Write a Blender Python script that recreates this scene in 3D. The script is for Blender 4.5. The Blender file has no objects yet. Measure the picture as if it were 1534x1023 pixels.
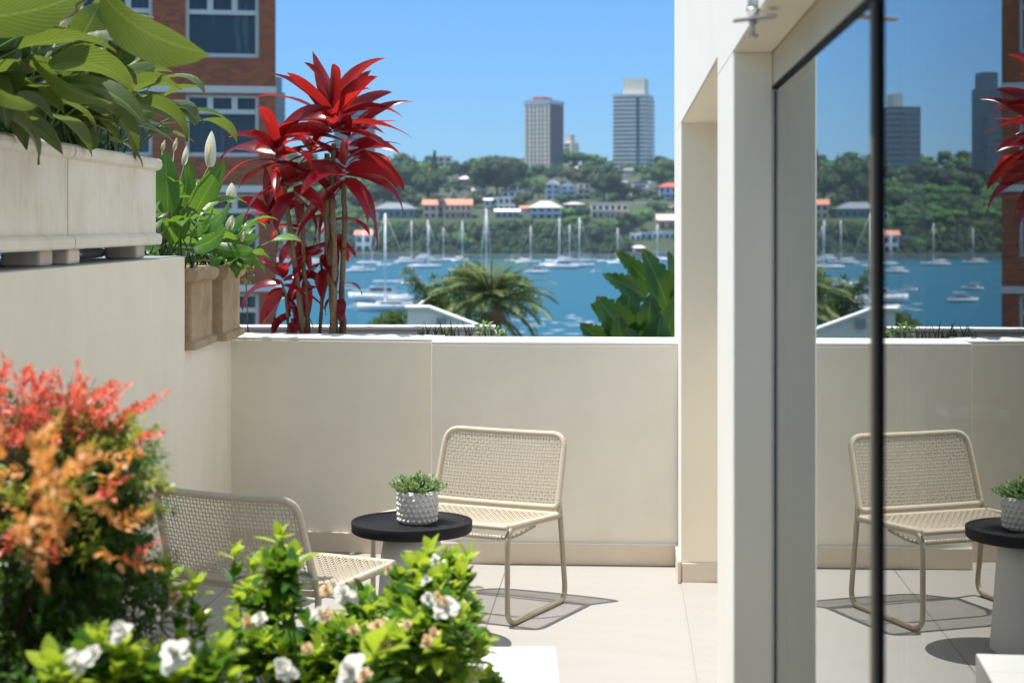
import bpy, math, random
from mathutils import Vector, Matrix, noise
R = math.radians
scn = bpy.context.scene
col = scn.collection
rnd = random.Random(7)

# ------------------------------------------------------------------ camera, light
F = 2600.0; PX0 = 767.0; PY0 = 337.0; EYE = 1.6
cam = bpy.data.cameras.new('camera'); camo = bpy.data.objects.new('camera', cam); col.objects.link(camo)
camo.location = (0, 0, EYE); camo.rotation_euler = (R(90), 0, 0)
cam.sensor_width = 36; cam.lens = F/1534*36; cam.shift_y = -(511.5-PY0)/1534
cam.clip_start = .05; cam.clip_end = 6000
cam.dof.use_dof = True; cam.dof.focus_distance = 7.0; cam.dof.aperture_fstop = 4.6
scn.camera = camo
SUN = Vector((-.325, .062, 1)).normalized()
EL = math.asin(SUN.z); AZ = math.atan2(SUN.x, SUN.y)
w = bpy.data.worlds.new('World'); scn.world = w; w.use_nodes = True
nt = w.node_tree; nt.nodes.clear()
sk = nt.nodes.new('ShaderNodeTexSky'); sk.sky_type = 'NISHITA'; sk.sun_disc = False
sk.sun_elevation = EL; sk.sun_rotation = AZ; sk.air_density = 1.0; sk.dust_density = .1; sk.ozone_density = 3.0
bg = nt.nodes.new('ShaderNodeBackground'); bg.inputs[1].default_value = .10
wo = nt.nodes.new('ShaderNodeOutputWorld')
tint = nt.nodes.new('ShaderNodeMix'); tint.data_type = 'RGBA'; tint.blend_type = 'MULTIPLY'; tint.inputs[0].default_value = 1; tint.inputs[7].default_value = (.43, .75, 1.13, 1)
tc = nt.nodes.new('ShaderNodeTexCoord'); sz = nt.nodes.new('ShaderNodeSeparateXYZ'); nt.links.new(tc.outputs['Generated'], sz.inputs[0])
rz_ = nt.nodes.new('ShaderNodeValToRGB'); rz_.color_ramp.elements[0].position = .0; rz_.color_ramp.elements[0].color = (.275, .51, .845, 1); e_ = rz_.color_ramp.elements.new(.13); e_.color = (.36, .615, .93, 1)
rz_.color_ramp.elements[-1].position = .42; rz_.color_ramp.elements[-1].color = (2.0, 1.74, 1.30, 1)
nt.links.new(sz.outputs[2], rz_.inputs[0]); nt.links.new(rz_.outputs[0], tint.inputs[7])
nt.links.new(sk.outputs[0], tint.inputs[6]); nt.links.new(tint.outputs[2], bg.inputs[0]); nt.links.new(bg.outputs[0], wo.inputs[0])
sl = bpy.data.lights.new('sun', 'SUN'); sl.energy = 4.3; sl.angle = R(.53); sl.color = (1, .95, .875)
so = bpy.data.objects.new('sun', sl); col.objects.link(so); so.rotation_euler = SUN.to_track_quat('Z', 'Y').to_euler()
vs = scn.view_settings; vs.view_transform = 'Standard'; vs.look = 'None'; vs.gamma = 1; vs.exposure = 0.74; vs.use_curve_mapping = False
scn.render.engine = 'CYCLES'
scn.cycles.transparent_max_bounces = 16

def P(px, py, Y): return Vector(((px-PX0)/F*Y, Y, EYE-(py-PY0)/F*Y))
def PXw(px, Y): return (px-PX0)/F*Y
def PZ(py, Y): return EYE-(py-PY0)/F*Y

# ------------------------------------------------------------------ materials
MATS = {}
class NT:
    def __init__(s, name):
        s.m = bpy.data.materials.new(name); s.m.use_nodes = True; s.t = s.m.node_tree
        s.t.nodes.clear(); s.out = s.n('OutputMaterial')
    def n(s, k, **kw):
        x = s.t.nodes.new('ShaderNode'+k)
        for a, b in kw.items(): setattr(x, a, b)
        return x
    def l(s, a, b): s.t.links.new(a, b)
    def math(s, op, a, b=None, clamp=False):
        x = s.n('Math', operation=op); x.use_clamp = clamp
        for i, v in enumerate((a, b)):
            if v is None: continue
            if isinstance(v, (int, float)): x.inputs[i].default_value = v
            else: s.l(v, x.inputs[i])
        return x.outputs[0]
    def mix(s, f, a, b, bt='MIX'):
        x = s.n('Mix', data_type='RGBA', blend_type=bt)
        for i, v in ((0, f), (6, a), (7, b)):
            if isinstance(v, (int, float)): x.inputs[i].default_value = v
            elif isinstance(v, tuple): x.inputs[i].default_value = (*v[:3], 1)
            else: s.l(v, x.inputs[i])
        return x.outputs[2]
    def noise(s, scale, detail=4, vec=None, rough=.55, dist=0):
        x = s.n('TexNoise'); x.inputs['Scale'].default_value = scale; x.inputs['Detail'].default_value = detail
        x.inputs['Roughness'].default_value = rough; x.inputs['Distortion'].default_value = dist
        if vec is not None: s.l(vec, x.inputs['Vector'])
        return x.outputs[0]
    def ramp(s, f, *st):
        x = s.n('ValToRGB'); e = x.color_ramp.elements
        while len(e) < len(st): e.new(.5)
        for i, (p, c) in enumerate(st):
            e[i].position = p; e[i].color = (*c, 1) if isinstance(c, tuple) else (c, c, c, 1)
        s.l(f, x.inputs[0]); return x.outputs[0]
    def obj(s): return s.n('TexCoord').outputs['Object']
    def uv(s): return s.n('TexCoord').outputs['UV']
    def bump(s, h, st=.3, d=.01):
        x = s.n('Bump'); x.inputs['Strength'].default_value = st; x.inputs['Distance'].default_value = d
        s.l(h, x.inputs['Height']); return x.outputs[0]
    def map(s, vec, sc=(1, 1, 1), rot=(0, 0, 0), loc=(0, 0, 0)):
        x = s.n('Mapping'); x.inputs['Scale'].default_value = sc; x.inputs['Rotation'].default_value = rot; x.inputs['Location'].default_value = loc
        s.l(vec, x.inputs[0]); return x.outputs[0]
    def pbr(s, color, rough=.6, metal=0, normal=None, spec=.5, coat=0):
        x = s.n('BsdfPrincipled')
        if isinstance(color, tuple): x.inputs['Base Color'].default_value = (*color[:3], 1)
        else: s.l(color, x.inputs['Base Color'])
        if isinstance(rough, (int, float)): x.inputs['Roughness'].default_value = rough
        else: s.l(rough, x.inputs['Roughness'])
        x.inputs['Metallic'].default_value = metal; x.inputs['Specular IOR Level'].default_value = spec
        x.inputs['Coat Weight'].default_value = coat
        if normal is not None: s.l(normal, x.inputs['Normal'])
        return x.outputs[0]
    def done(s, sh): s.l(sh, s.out.inputs[0]); return s.m

def simple(name, c, rough=.6, metal=0, var=.12, scale=8, bump=.15, bd=.002, spec=.5):
    t = NT(name); o = t.obj(); n = t.noise(scale, 5, o)
    cc = t.mix(n, tuple(x*(1-var) for x in c), tuple(min(1, x*(1+var)) for x in c))
    n2 = t.noise(scale*12, 3, o)
    return t.done(t.pbr(cc, rough, metal, t.bump(n2, bump, bd), spec))

def plaster(name, c, dirt=.11):
    t = NT(name); o = t.obj()
    n = t.noise(1.3, 6, o, .65); n2 = t.noise(220, 3, o); n3 = t.noise(7, 5, t.map(o, (1, 1, .25)))
    cc = t.mix(t.ramp(n, (.35, 0.), (.7, 1.)), tuple(x*(1-dirt) for x in c), c)
    cc = t.mix(t.math('MULTIPLY', t.ramp(n3, (.5, 0.), (.8, 1.)), dirt*2.0), cc, tuple(x*y for x, y in zip(c, (.80, .74, .62))))
    b = t.math('ADD', n2, t.math('MULTIPLY', t.noise(14, 3, o), .6))
    return t.done(t.pbr(cc, .82, 0, t.bump(b, .25, .0015), .25))

def leafmat(name, dark, light, vein=None, trans=(.3, .5, .05), tr=.35, rough=.38, veins=0, rv=.4):
    t = NT(name)
    g = t.n('NewGeometry').outputs['Random Per Island']
    n = t.noise(6, 3, t.obj())
    f = t.math('ADD', t.math('MULTIPLY', g, .75), t.math('MULTIPLY', n, .3), True)
    cc = t.mix(f, dark, light)
    nor = None
    if veins:
        sp = t.n('SeparateXYZ'); t.l(t.uv(), sp.inputs[0])
        a = t.math('ABSOLUTE', t.math('SUBTRACT', sp.outputs[0], .5))
        ph = t.math('SUBTRACT', t.math('MULTIPLY', sp.outputs[1], veins*6.283), t.math('MULTIPLY', a, veins*4.2))
        sn = t.math('SINE', ph)
        s1 = t.ramp(t.math('ADD', t.math('MULTIPLY', sn, .5), .5), (.0, 0.), (.75, .2), (1., 1.))
        cc = t.mix(t.math('MULTIPLY', s1, .6), cc, tuple(x*.45 for x in dark))
        mid = t.ramp(a, (.012, 1.), (.05, 0.))
        cc = t.mix(t.math('MULTIPLY', mid, .7), cc, vein or light)
        nor = t.bump(sn, .3, .0025)
    if veins or rv != .4:
        sp2 = t.n('SeparateXYZ'); t.l(t.uv(), sp2.inputs[0])
        cbn = t.n('CombineXYZ'); t.l(t.math('MULTIPLY', sp2.outputs[0], 16), cbn.inputs[0]); t.l(t.math('MULTIPLY', sp2.outputs[1], 2.2), cbn.inputs[1]); t.l(t.math('MULTIPLY', g, 40), cbn.inputs[2])
        stn = t.noise(1., 5, cbn.outputs[0], .6)
        cc = t.mix(t.math('MULTIPLY', t.ramp(stn, (.45, 0.), (.75, 1.)), .45), cc, tuple(x*.4 for x in dark))
        tip = t.ramp(t.math('ADD', sp2.outputs[1], t.math('MULTIPLY', stn, .12)), (.985, 0.), (1.03, 1.)); cc = t.mix(t.math('MULTIPLY', tip, t.ramp(g, (.4, 0.), (.5, 1.))), cc, (.18, .09, .03))
    p = t.pbr(cc, rough, 0, nor, .5)
    tl = t.n('BsdfTranslucent')
    tcol = t.mix(.6, cc, trans)
    if veins: tcol = t.mix(t.math('MULTIPLY', s1, .6), tcol, tuple(x*.35 for x in trans))
    t.l(tcol, tl.inputs[0])
    mx = t.n('MixShader'); mx.inputs[0].default_value = abs(tr); t.l(p, mx.inputs[1]); t.l(tl.outputs[0], mx.inputs[2])
    return t.done(mx.outputs[0])

M = {}
M['wall'] = plaster('painted_plaster', (.88, .82, .70))
M['facade'] = plaster('facade_plaster', (.84, .81, .745), .05)
M['coping'] = plaster('white_coping', (.86, .84, .80), .03)
M['white'] = plaster('white_masonry', (.80, .79, .77), .05)
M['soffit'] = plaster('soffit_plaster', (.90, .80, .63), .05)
def stone_floor():
    t = NT('travertine_paving'); o = t.map(t.obj(), (1, 1, 1), (0, 0, R(3.67)))
    n = t.noise(2.2, 8, t.map(o, (1, 3.5, 1)), .62, .6); n2 = t.noise(30, 5, t.map(o, (1, 2.4, 1)), .6)
    c = t.mix(n, (.33, .313, .293), (.38, .370, .356))
    c = t.mix(t.ramp(n2, (.45, 0.), (.75, .22)), c, (.36, .32, .285))
    b = t.n('TexBrick'); b.offset = 0; b.inputs['Scale'].default_value = 1; b.inputs['Mortar Size'].default_value = .0028
    b.inputs['Brick Width'].default_value = 1.2; b.inputs['Row Height'].default_value = 2.4
    b.inputs['Mortar Smooth'].default_value = .2
    b.inputs['Color1'].default_value = (.93, .93, .93, 1); b.inputs['Color2'].default_value = (1, 1, 1, 1); b.inputs['Mortar'].default_value = (.42, .38, .33, 1)
    t.l(t.map(o, (1, 1, 1), (0, 0, 0), (.545, -.99, 0)), b.inputs[0])
    c = t.mix(1., c, b.outputs[0], 'MULTIPLY')
    v = t.n('TexVoronoi'); v.feature = 'DISTANCE_TO_EDGE'; v.inputs['Scale'].default_value = 1.7
    t.l(t.mix(.25, o, t.n('TexNoise').outputs[1]), v.inputs[0])
    crk = t.ramp(v.outputs[0], (.0, .35), (.004, 0.))
    c = t.mix(t.math('MULTIPLY', crk, t.ramp(t.noise(1.1, 2, o), (.5, 0.), (.6, 1.))), c, (.4, .3, .2))
    return t.done(t.pbr(c, t.math('ADD', t.math('MULTIPLY', n2, .25), .42), 0, t.bump(t.math('ADD', n2, b.outputs[1]), .15, .002), .35))
M['floor'] = stone_floor()
M['skirt'] = simple('limestone_skirting', (.68, .58, .46), .6, 0, .14, 5, .2)
def cast_stone():
    t = NT('weathered_cast_stone'); o = t.obj()
    n = t.noise(3, 8, o, .7); n2 = t.noise(14, 6, t.map(o, (1, 1, .3)), .65); n3 = t.noise(90, 4, o)
    c = t.mix(t.ramp(n, (.3, 0.), (.7, 1.)), (.68, .62, .53), (.82, .78, .71))
    c = t.mix(t.math('MULTIPLY', t.ramp(n2, (.52, 0.), (.75, 1.)), .5), c, (.56, .42, .25))
    c = t.mix(t.math('MULTIPLY', t.ramp(t.noise(9, 7, o, .75), (.62, 0.), (.72, 1.)), .5), c, (.33, .30, .27))
    return t.done(t.pbr(c, .85, 0, t.bump(t.math('ADD', n3, n2), .4, .003), .2))
M['stone'] = cast_stone()
def brown_stone():
    t = NT('brown_weathered_stone'); o = t.obj()
    n = t.noise(5, 8, o, .7); n3 = t.noise(80, 4, o)
    c = t.mix(t.ramp(n, (.3, 0.), (.72, 1.)), (.30, .21, .13), (.52, .40, .27))
    c = t.mix(t.math('MULTIPLY', t.ramp(t.noise(16, 6, o, .7), (.58, 0.), (.7, 1.)), .6), c, (.26, .21, .16))
    return t.done(t.pbr(c, .88, 0, t.bump(t.math('ADD', n3, n), .5, .004), .2))
M['stone2'] = brown_stone()
M['cord'] = simple('woven_rope', (.55, .485, .385), .8, 0, .12, 60, .4, .001, .2)
M['tube'] = simple('taupe_powder_coat', (.34, .29, .21), .42, 0, .05, 20, .05)
M['black'] = simple('black_textured_metal', (.012, .012, .014), .65, 0, .2, 40, .25, .0006, .18)
M['base'] = simple('grey_concrete', (.50, .50, .49), .6, 0, .06, 6, .2, .001)
M['glaze'] = simple('grey_glazed_ceramic', (.60, .59, .57), .22, 0, .1, 14, .05)
M['soil'] = simple('soil', (.055, .035, .022), .95, 0, .4, 25, 1, .02)
M['dark'] = simple('dark_interior', (.05, .05, .05), .7, 0, .1)
M['room'] = simple('interior_paint', (.34, .30, .24), .7, 0, .05)
M['rubber'] = simple('black_gasket', (.008, .008, .008), .6, 0, .12, 8, .15, .002, .1)
M['track'] = simple('beige_head_track', (.60, .50, .34), .6, 0, .05)
M['frame'] = simple('taupe_door_frame', (.16, .14, .10), .85, 0, .05, 10, .05, .002, .05)
M['steel'] = simple('brushed_steel', (.55, .55, .55), .35, .9, .05)
M['galv'] = simple('dull_painted_steel', (.48, .46, .42), .5, 0, .1)
M['pipe'] = simple('grey_pipe_plastic', (.30, .32, .34), .4)
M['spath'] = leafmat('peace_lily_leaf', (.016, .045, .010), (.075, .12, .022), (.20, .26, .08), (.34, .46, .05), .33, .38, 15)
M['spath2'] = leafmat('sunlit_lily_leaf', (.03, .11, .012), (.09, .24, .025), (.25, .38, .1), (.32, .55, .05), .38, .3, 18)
M['stem'] = simple('green_stem', (.07, .15, .03), .5, 0, .3)
M['spathe'] = leafmat('white_spathe', (.72, .72, .64), (.82, .82, .76), None, (.8, .85, .6), .35, .5)
M['oldspathe'] = leafmat('faded_spathe', (.55, .48, .33), (.72, .66, .5), None, (.7, .6, .35), .3, .6)
M['spadix'] = simple('spadix', (.62, .50, .25), .8, 0, .2, 80, .8, .003)
M['cordy'] = leafmat('crimson_leaf', (.045, .004, .012), (.30, .008, .016), (.5, .05, .06), (.95, .04, .025), .36, .24, 0, 1)
M['bark'] = None
def bark(name, a, b, sc=30):
    t = NT(name); o = t.obj(); n = t.noise(sc, 6, t.map(o, (1, 1, .35))); w = t.n('TexWave'); w.bands_direction = 'Z'
    w.inputs['Scale'].default_value = 26; w.inputs['Distortion'].default_value = 3; t.l(o, w.inputs[0])
    c = t.mix(n, a, b); c = t.mix(t.math('MULTIPLY', w.outputs[1], .35), c, tuple(x*.4 for x in a))
    return t.done(t.pbr(c, .85, 0, t.bump(w.outputs[1], .6, .004), .2))
M['bark'] = bark('ringed_cane_bark', (.13, .085, .045), (.34, .25, .15))
M['trunk'] = simple('tree_trunk_bark', (.16, .12, .09), .9, 0, .3)
M['nand'] = leafmat('nandina_green_leaf', (.010, .04, .010), (.08, .18, .022), None, (.25, .42, .04), .28, .35)
M['nandy'] = leafmat('nandina_lime_leaf', (.10, .16, .015), (.30, .32, .03), None, (.5, .55, .05), .35, .4)
M['nandr'] = leafmat('nandina_coral_leaf', (.58, .06, .04), (.85, .24, .14), None, (1, .16, .08), .4, .45)
M['nando'] = leafmat('nandina_orange_leaf', (.55, .20, .05), (.78, .42, .14), None, (.95, .42, .05), .4, .45)
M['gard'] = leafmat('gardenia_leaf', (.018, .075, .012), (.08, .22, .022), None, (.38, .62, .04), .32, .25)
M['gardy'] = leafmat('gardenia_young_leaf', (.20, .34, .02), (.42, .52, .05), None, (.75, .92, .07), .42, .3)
M['petal'] = leafmat('white_petal', (.78, .77, .70), (.84, .84, .80), None, (.85, .85, .7), .3, .5)
M['tan'] = leafmat('wilted_petal', (.66, .42, .20), (.88, .74, .48), None, (.95, .7, .35), .3, .6)
M['herb'] = leafmat('small_plant_leaf', (.08, .17, .05), (.32, .44, .22), None, (.4, .55, .15), .3, .45)
M['sedge'] = leafmat('dark_sedge', (.02, .03, .015), (.07, .10, .03), None, (.2, .3, .05), .2, .5)
M['palm'] = leafmat('palm_frond', (.05, .09, .02), (.26, .32, .12), None, (.35, .45, .1), .25, .42)
M['deadpalm'] = leafmat('dead_palm_frond', (.22, .13, .07), (.46, .30, .17), None, (.5, .3, .1), .15, .8)
M['banana'] = leafmat('strelitzia_leaf', (.010, .05, .010), (.06, .17, .02), (.2, .3, .08), (.25, .45, .04), .28, .28, 26)
M['shrub'] = leafmat('shrub_leaf', (.03, .07, .015), (.12, .19, .05), None, (.3, .42, .06), .25, .5)
def treemat(name, a, b):
    t = NT(name); g = t.n('NewGeometry').outputs['Random Per Island']; r = t.n('ObjectInfo').outputs['Random']
    c = t.mix(g, a, b); h = t.n('HueSaturation')
    t.l(t.math('ADD', t.math('MULTIPLY', r, .05), .475), h.inputs['Hue']); t.l(t.math('ADD', t.math('MULTIPLY', r, .5), .75), h.inputs['Value'])
    t.l(c, h.inputs['Color'])
    return t.done(t.pbr(h.outputs[0], .6, 0, None, .2))
M['t1'] = treemat('dark_fig_foliage', (.024, .050, .020), (.075, .125, .040))
M['t2'] = treemat('mid_green_foliage', (.038, .075, .022), (.115, .17, .05))
M['t3'] = treemat('bright_hedge_foliage', (.05, .12, .02), (.14, .25, .04))
M['roof_o'] = simple('terracotta_roof', (.62, .25, .16), .8, 0, .2, 1)
M['roof_g'] = simple('grey_slate_roof', (.20, .22, .26), .7, 0, .2, 1)
M['roof_p'] = simple('pale_tile_roof', (.66, .55, .48), .8, 0, .15, 1)
M['roof_r'] = simple('red_tile_roof', (.60, .10, .07), .8, 0, .2, 1)
M['hw'] = simple('white_render', (.85, .85, .84), .8, 0, .08, 1)
M['hc'] = simple('cream_render', (.78, .70, .58), .8, 0, .08, 1)
M['hb'] = simple('blue_grey_render', (.46, .56, .70), .8, 0, .08, 1)
M['ho'] = simple('ochre_render', (.72, .50, .32), .8, 0, .1, 1)
M['hr'] = simple('red_brick_render', (.42, .14, .10), .8, 0, .15, 1)
M['ht'] = simple('teal_cladding', (.10, .20, .24), .6, 0, .1, 1)
M['hg'] = simple('grey_render', (.28, .30, .33), .8, 0, .1, 1)
M['glassd'] = simple('dark_window_glass', (.03, .045, .06), .12, 0, .2, 1)
M['tglass'] = simple('tower_window_glass', (.06, .09, .12), .15, 0, .2, .5)
M['tower_l'] = simple('pale_tower_concrete', (.84, .77, .66), .8, 0, .08, .5)
M['tower_p'] = simple('pink_tower_concrete', (.80, .66, .56), .8, 0, .08, .5)
M['tower_g'] = simple('grey_tower_concrete', (.70, .70, .70), .8, 0, .08, .5)
M['tower_d'] = simple('brown_tower_cladding', (.12, .10, .11), .7, 0, .1, .5)
M['tower_t'] = simple('teal_tower_cladding', (.07, .14, .18), .5, 0, .1, .5)
M['hull'] = simple('white_gelcoat', (.80, .80, .80), .25, 0, .02, 2)
M['blueco'] = simple('blue_canvas', (.03, .10, .35), .7)
M['tanhull'] = simple('varnished_timber', (.45, .27, .12), .4)
M['mast'] = simple('aluminium_mast', (.78, .79, .80), .45, .0)
M['sandstone'] = simple('sandstone_seawall', (.42, .35, .24), .9, 0, .2, .3)
def brick():
    t = NT('red_brickwork'); o = t.obj()
    sp = t.n('SeparateXYZ'); t.l(o, sp.inputs[0]); cb = t.n('CombineXYZ')
    t.l(sp.outputs[0], cb.inputs[0]); t.l(sp.outputs[2], cb.inputs[1])
    b = t.n('TexBrick'); b.inputs['Scale'].default_value = 1; b.inputs['Brick Width'].default_value = .34; b.inputs['Row Height'].default_value = .125
    b.inputs['Mortar Size'].default_value = .012; b.inputs['Bias'].default_value = -.1
    b.inputs['Color1'].default_value = (.46, .13, .065, 1); b.inputs['Color2'].default_value = (.22, .07, .05, 1); b.inputs['Mortar'].default_value = (.22, .15, .12, 1)
    t.l(cb.outputs[0], b.inputs[0])
    n = t.noise(1.2, 6, cb.outputs[0]); c = t.mix(t.math('MULTIPLY', n, .5), b.outputs[0], (.42, .15, .085))
    return t.done(t.pbr(c, .85, 0, t.bump(b.outputs[1], .4, .01), .2))
M['brick'] = brick()
M['winframe'] = simple('white_window_frame', (.66, .66, .70), .5, 0, .05, 1)
M['curtain'] = simple('grey_curtain', (.16, .20, .24), .8, 0, .2, .8)
def winglass():
    t = NT('window_glass_curtained'); o = t.obj()
    n = t.noise(.55, 3, t.map(o, (1.6, 1, .3))); 
    w = t.n('TexWave'); w.inputs['Scale'].default_value = 1.1; w.inputs['Distortion'].default_value = 5; t.l(o, w.inputs[0])
    c = t.mix(t.math('MULTIPLY', w.outputs[1], t.ramp(n, (.45, 0.), (.6, .7))), (.035, .055, .075), (.13, .17, .21))
    return t.done(t.pbr(c, .12, 0, None, .5))
M['winglass'] = winglass()
def pane():
    t = NT('door_glass'); g = t.n('NewGeometry')
    fr = t.n('Fresnel'); fr.inputs[0].default_value = 1.52
    n2 = t.noise(.7, 2, t.obj()); 
    f2 = t.math('DIVIDE', t.math('MULTIPLY', fr.outputs[0], 2), t.math('ADD', fr.outputs[0], 1))
    
    gl = t.n('BsdfGlossy'); gl.inputs['Roughness'].default_value = 0; gl.inputs[0].default_value = (.93, .955, .95, 1)
    tr = t.n('BsdfTransparent'); tr.inputs[0].default_value = (.72, .78, .76, 1)
    mx = t.n('MixShader'); t.l(f2, mx.inputs[0]); t.l(tr.outputs[0], mx.inputs[1]); t.l(gl.outputs[0], mx.inputs[2])
    return t.done(mx.outputs[0])
M['pane'] = pane()
def pane_back():
    t = NT('door_glass_edge'); tr = t.n('BsdfTransparent'); tr.inputs[0].default_value = (.97, .98, .98, 1); return t.done(tr.outputs[0])
M['paneb'] = pane_back()
def water():
    t = NT('harbour_water'); o = t.obj()
    n = t.noise(.5, 6, t.map(o, (1, .55, 1)), .7); n2 = t.noise(.02, 4, t.map(o, (1, .25, 1)))
    c = t.mix(n2, (.004, .072, .122), (.008, .110, .178))
    return t.done(t.pbr(c, .35, 0, t.bump(n, .8, .6), .08))
M['water'] = water()
def foam():
    t = NT('wake_foam'); o = t.obj()
    n = t.noise(.35, 8, t.map(o, (.22, 1, 1)), .75)
    sp = t.n('SeparateXYZ'); t.l(t.uv(), sp.inputs[0])
    ed = t.math('MULTIPLY', t.math('SUBTRACT', 1, t.math('ABSOLUTE', t.math('SUBTRACT', t.math('MULTIPLY', sp.outputs[1], 2), 1))), 
                t.math('SUBTRACT', 1, t.math('ABSOLUTE', t.math('SUBTRACT', t.math('MULTIPLY', sp.outputs[0], 2), 1))))
    f = t.ramp(t.math('ADD', n, t.math('SUBTRACT', t.math('MULTIPLY', ed, .9), .42)), (.50, 0.), (.85, .8))
    p = t.pbr((.75, .80, .84), .7, 0, None, .2); tr = t.n('BsdfTransparent')
    mx = t.n('MixShader'); t.l(f, mx.inputs[0]); t.l(tr.outputs[0], mx.inputs[1]); t.l(p, mx.inputs[2])
    return t.done(mx.outputs[0])
M['foam'] = foam()
M['land'] = simple('scrub_ground', (.045, .065, .03), .95, 0, .3, .05)
M['grassland'] = simple('garden_ground', (.08, .10, .05), .95, 0, .3, .3)

# ------------------------------------------------------------------ builders
ORG = {}
class MB:
    def __init__(s): s.v = []; s.f = []; s.uv = []; s.mi = []; s.k = 0
    def face(s, ids, uv=None): s.f.append(ids); s.uv.append(uv or [(0, 0)]*len(ids)); s.mi.append(s.k)
    def quad(s, a, b, c, d, uv=None):
        n = len(s.v); s.v += [Vector(a), Vector(b), Vector(c), Vector(d)]; s.face([n, n+1, n+2, n+3], uv)
    def box(s, x0, x1, y0, y1, z0, z1, T=None):
        n = len(s.v)
        vs_ = [Vector((x, y, z)) for z in (z0, z1) for x, y in ((x0, y0), (x1, y0), (x1, y1), (x0, y1))]
        s.v += [T(p) if T else p for p in vs_]
        for q in ((0, 3, 2, 1), (4, 5, 6, 7), (0, 1, 5, 4), (1, 2, 6, 5), (2, 3, 7, 6), (3, 0, 4, 7)): s.face([n+i for i in q])
        return s
    def prism(s, poly, z0, z1):  # poly ccw xy
        n = len(s.v); k = len(poly)
        s.v += [Vector((x, y, z0)) for x, y in poly]+[Vector((x, y, z1)) for x, y in poly]
        s.face([n+i for i in reversed(range(k))]); s.face([n+k+i for i in range(k)])
        for i in range(k): j = (i+1) % k; s.face([n+i, n+j, n+k+j, n+k+i])
        return s
    def slab(s, poly, vec):  # 3d polygon extruded by vec
        n = len(s.v); k = len(poly); vec = Vector(vec)
        s.v += [Vector(p) for p in poly]+[Vector(p)+vec for p in poly]
        s.face([n+i for i in reversed(range(k))]); s.face([n+k+i for i in range(k)])
        for i in range(k): j = (i+1) % k; s.face([n+i, n+j, n+k+j, n+k+i])
        return s
    def tube(s, pts, r, n=8, cap=True, closed=False):
        pts = [Vector(p) for p in pts]; m = len(pts)
        rr = r if isinstance(r, (list, tuple)) else [r]*m
        T = []
        for i in range(m):
            a = pts[(i-1) % m] if (i > 0 or closed) else pts[i]; b = pts[(i+1) % m] if (i < m-1 or closed) else pts[i]
            d = b-a; T.append(d.normalized() if d.length > 1e-9 else Vector((0, 0, 1)))
        u = T[0].orthogonal().normalized(); st = len(s.v)
        for i in range(m):
            u = (u-T[i]*u.dot(T[i])); u = u.normalized() if u.length > 1e-6 else T[i].orthogonal().normalized()
            v = T[i].cross(u)
            for k in range(n):
                a = 2*math.pi*k/n; s.v.append(pts[i]+(u*math.cos(a)+v*math.sin(a))*rr[i])
        for i in range(m if closed else m-1):
            a0 = st+i*n; b0 = st+((i+1) % m)*n
            for k in range(n): k2 = (k+1) % n; s.face([a0+k, a0+k2, b0+k2, b0+k])
        if cap and not closed:
            s.face([st+k for k in reversed(range(n))]); s.face([st+(m-1)*n+k for k in range(n)])
        return s
    def lathe(s, prof, c=(0, 0, 0), n=48):
        c = Vector(c); st = len(s.v); m = len(prof)
        for r, z in prof:
            for k in range(n):
                a = 2*math.pi*k/n; s.v.append(c+Vector((r*math.cos(a), r*math.sin(a), z)))
        for i in range(m-1):
            for k in range(n): k2 = (k+1) % n; s.face([st+i*n+k, st+i*n+k2, st+(i+1)*n+k2, st+(i+1)*n+k])
        if prof[0][0] > 0: s.face([st+k for k in reversed(range(n))])
        if prof[-1][0] > 0: s.face([st+(m-1)*n+k for k in range(n)])
        return s
    def leaf(s, base, d, L, W, droop=.8, n=6, fold=.3, roll=0., wp=.5, side=None, pw=1.0, wave=0.):
        # strap / lance blade: spine starts along d and bends downwards
        base = Vector(base); d = Vector(d).normalized(); up = Vector((0, 0, 1))
        sd = d.cross(up); sd = sd.normalized() if sd.length > .05 else Vector((math.cos(roll*7), math.sin(roll*7), 0))
        if roll: sd = Matrix.Rotation(roll, 3, d) @ sd
        st = len(s.v); p = base.copy(); step = L/n; ax = sd
        for i in range(n+1):
            t = i/n; wt = W*.5*(math.sin(math.pi*min(1, t**wp))**pw)
            if i == 0: wt = max(wt, W*.06)
            nr = sd.cross(d).normalized()
            wv = math.sin(t*9+base.x*40)*wave*W
            s.v += [p-sd*wt+nr*(wt*fold+wv), p.copy(), p+sd*wt+nr*(wt*fold-wv)]
            if i < n:
                p = p+d*step
                hz = Vector((d.x, d.y, 0)); 
                ang = droop/n*(.5+t)
                axr = d.cross(up)
                if axr.length > .02: d = (Matrix.Rotation(-ang, 3, axr.normalized()) @ d).normalized(); sd = (sd-d*sd.dot(d)).normalized()
        for i in range(n):
            a = st+i*3; t0 = i/n; t1 = (i+1)/n
            s.face([a, a+1, a+4, a+3], [(0, t0), (.5, t0), (.5, t1), (0, t1)])
            s.face([a+1, a+2, a+5, a+4], [(.5, t0), (1, t0), (1, t1), (.5, t1)])
        return p
    def build(s, name, mat, parent=None, smooth=True, world=True, bevel=0, extra=None):
        me = bpy.data.meshes.new(name)
        org = ORG.get(parent.name, Vector((0, 0, 0))) if (parent is not None and world) else Vector((0, 0, 0))
        me.from_pydata([tuple(v-org) for v in s.v], [], s.f)
        uvl = me.uv_layers.new(name='UVMap'); flat = [c for q in s.uv for p in q for c in p]
        uvl.data.foreach_set('uv', flat)
        me.materials.append(mat)
        for e in (extra or []): me.materials.append(e)
        me.polygons.foreach_set('material_index', s.mi)
        me.polygons.foreach_set('use_smooth', [bool(smooth)]*len(s.f))
        me.update()
        o = bpy.data.objects.new(name, me); col.objects.link(o)
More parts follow.
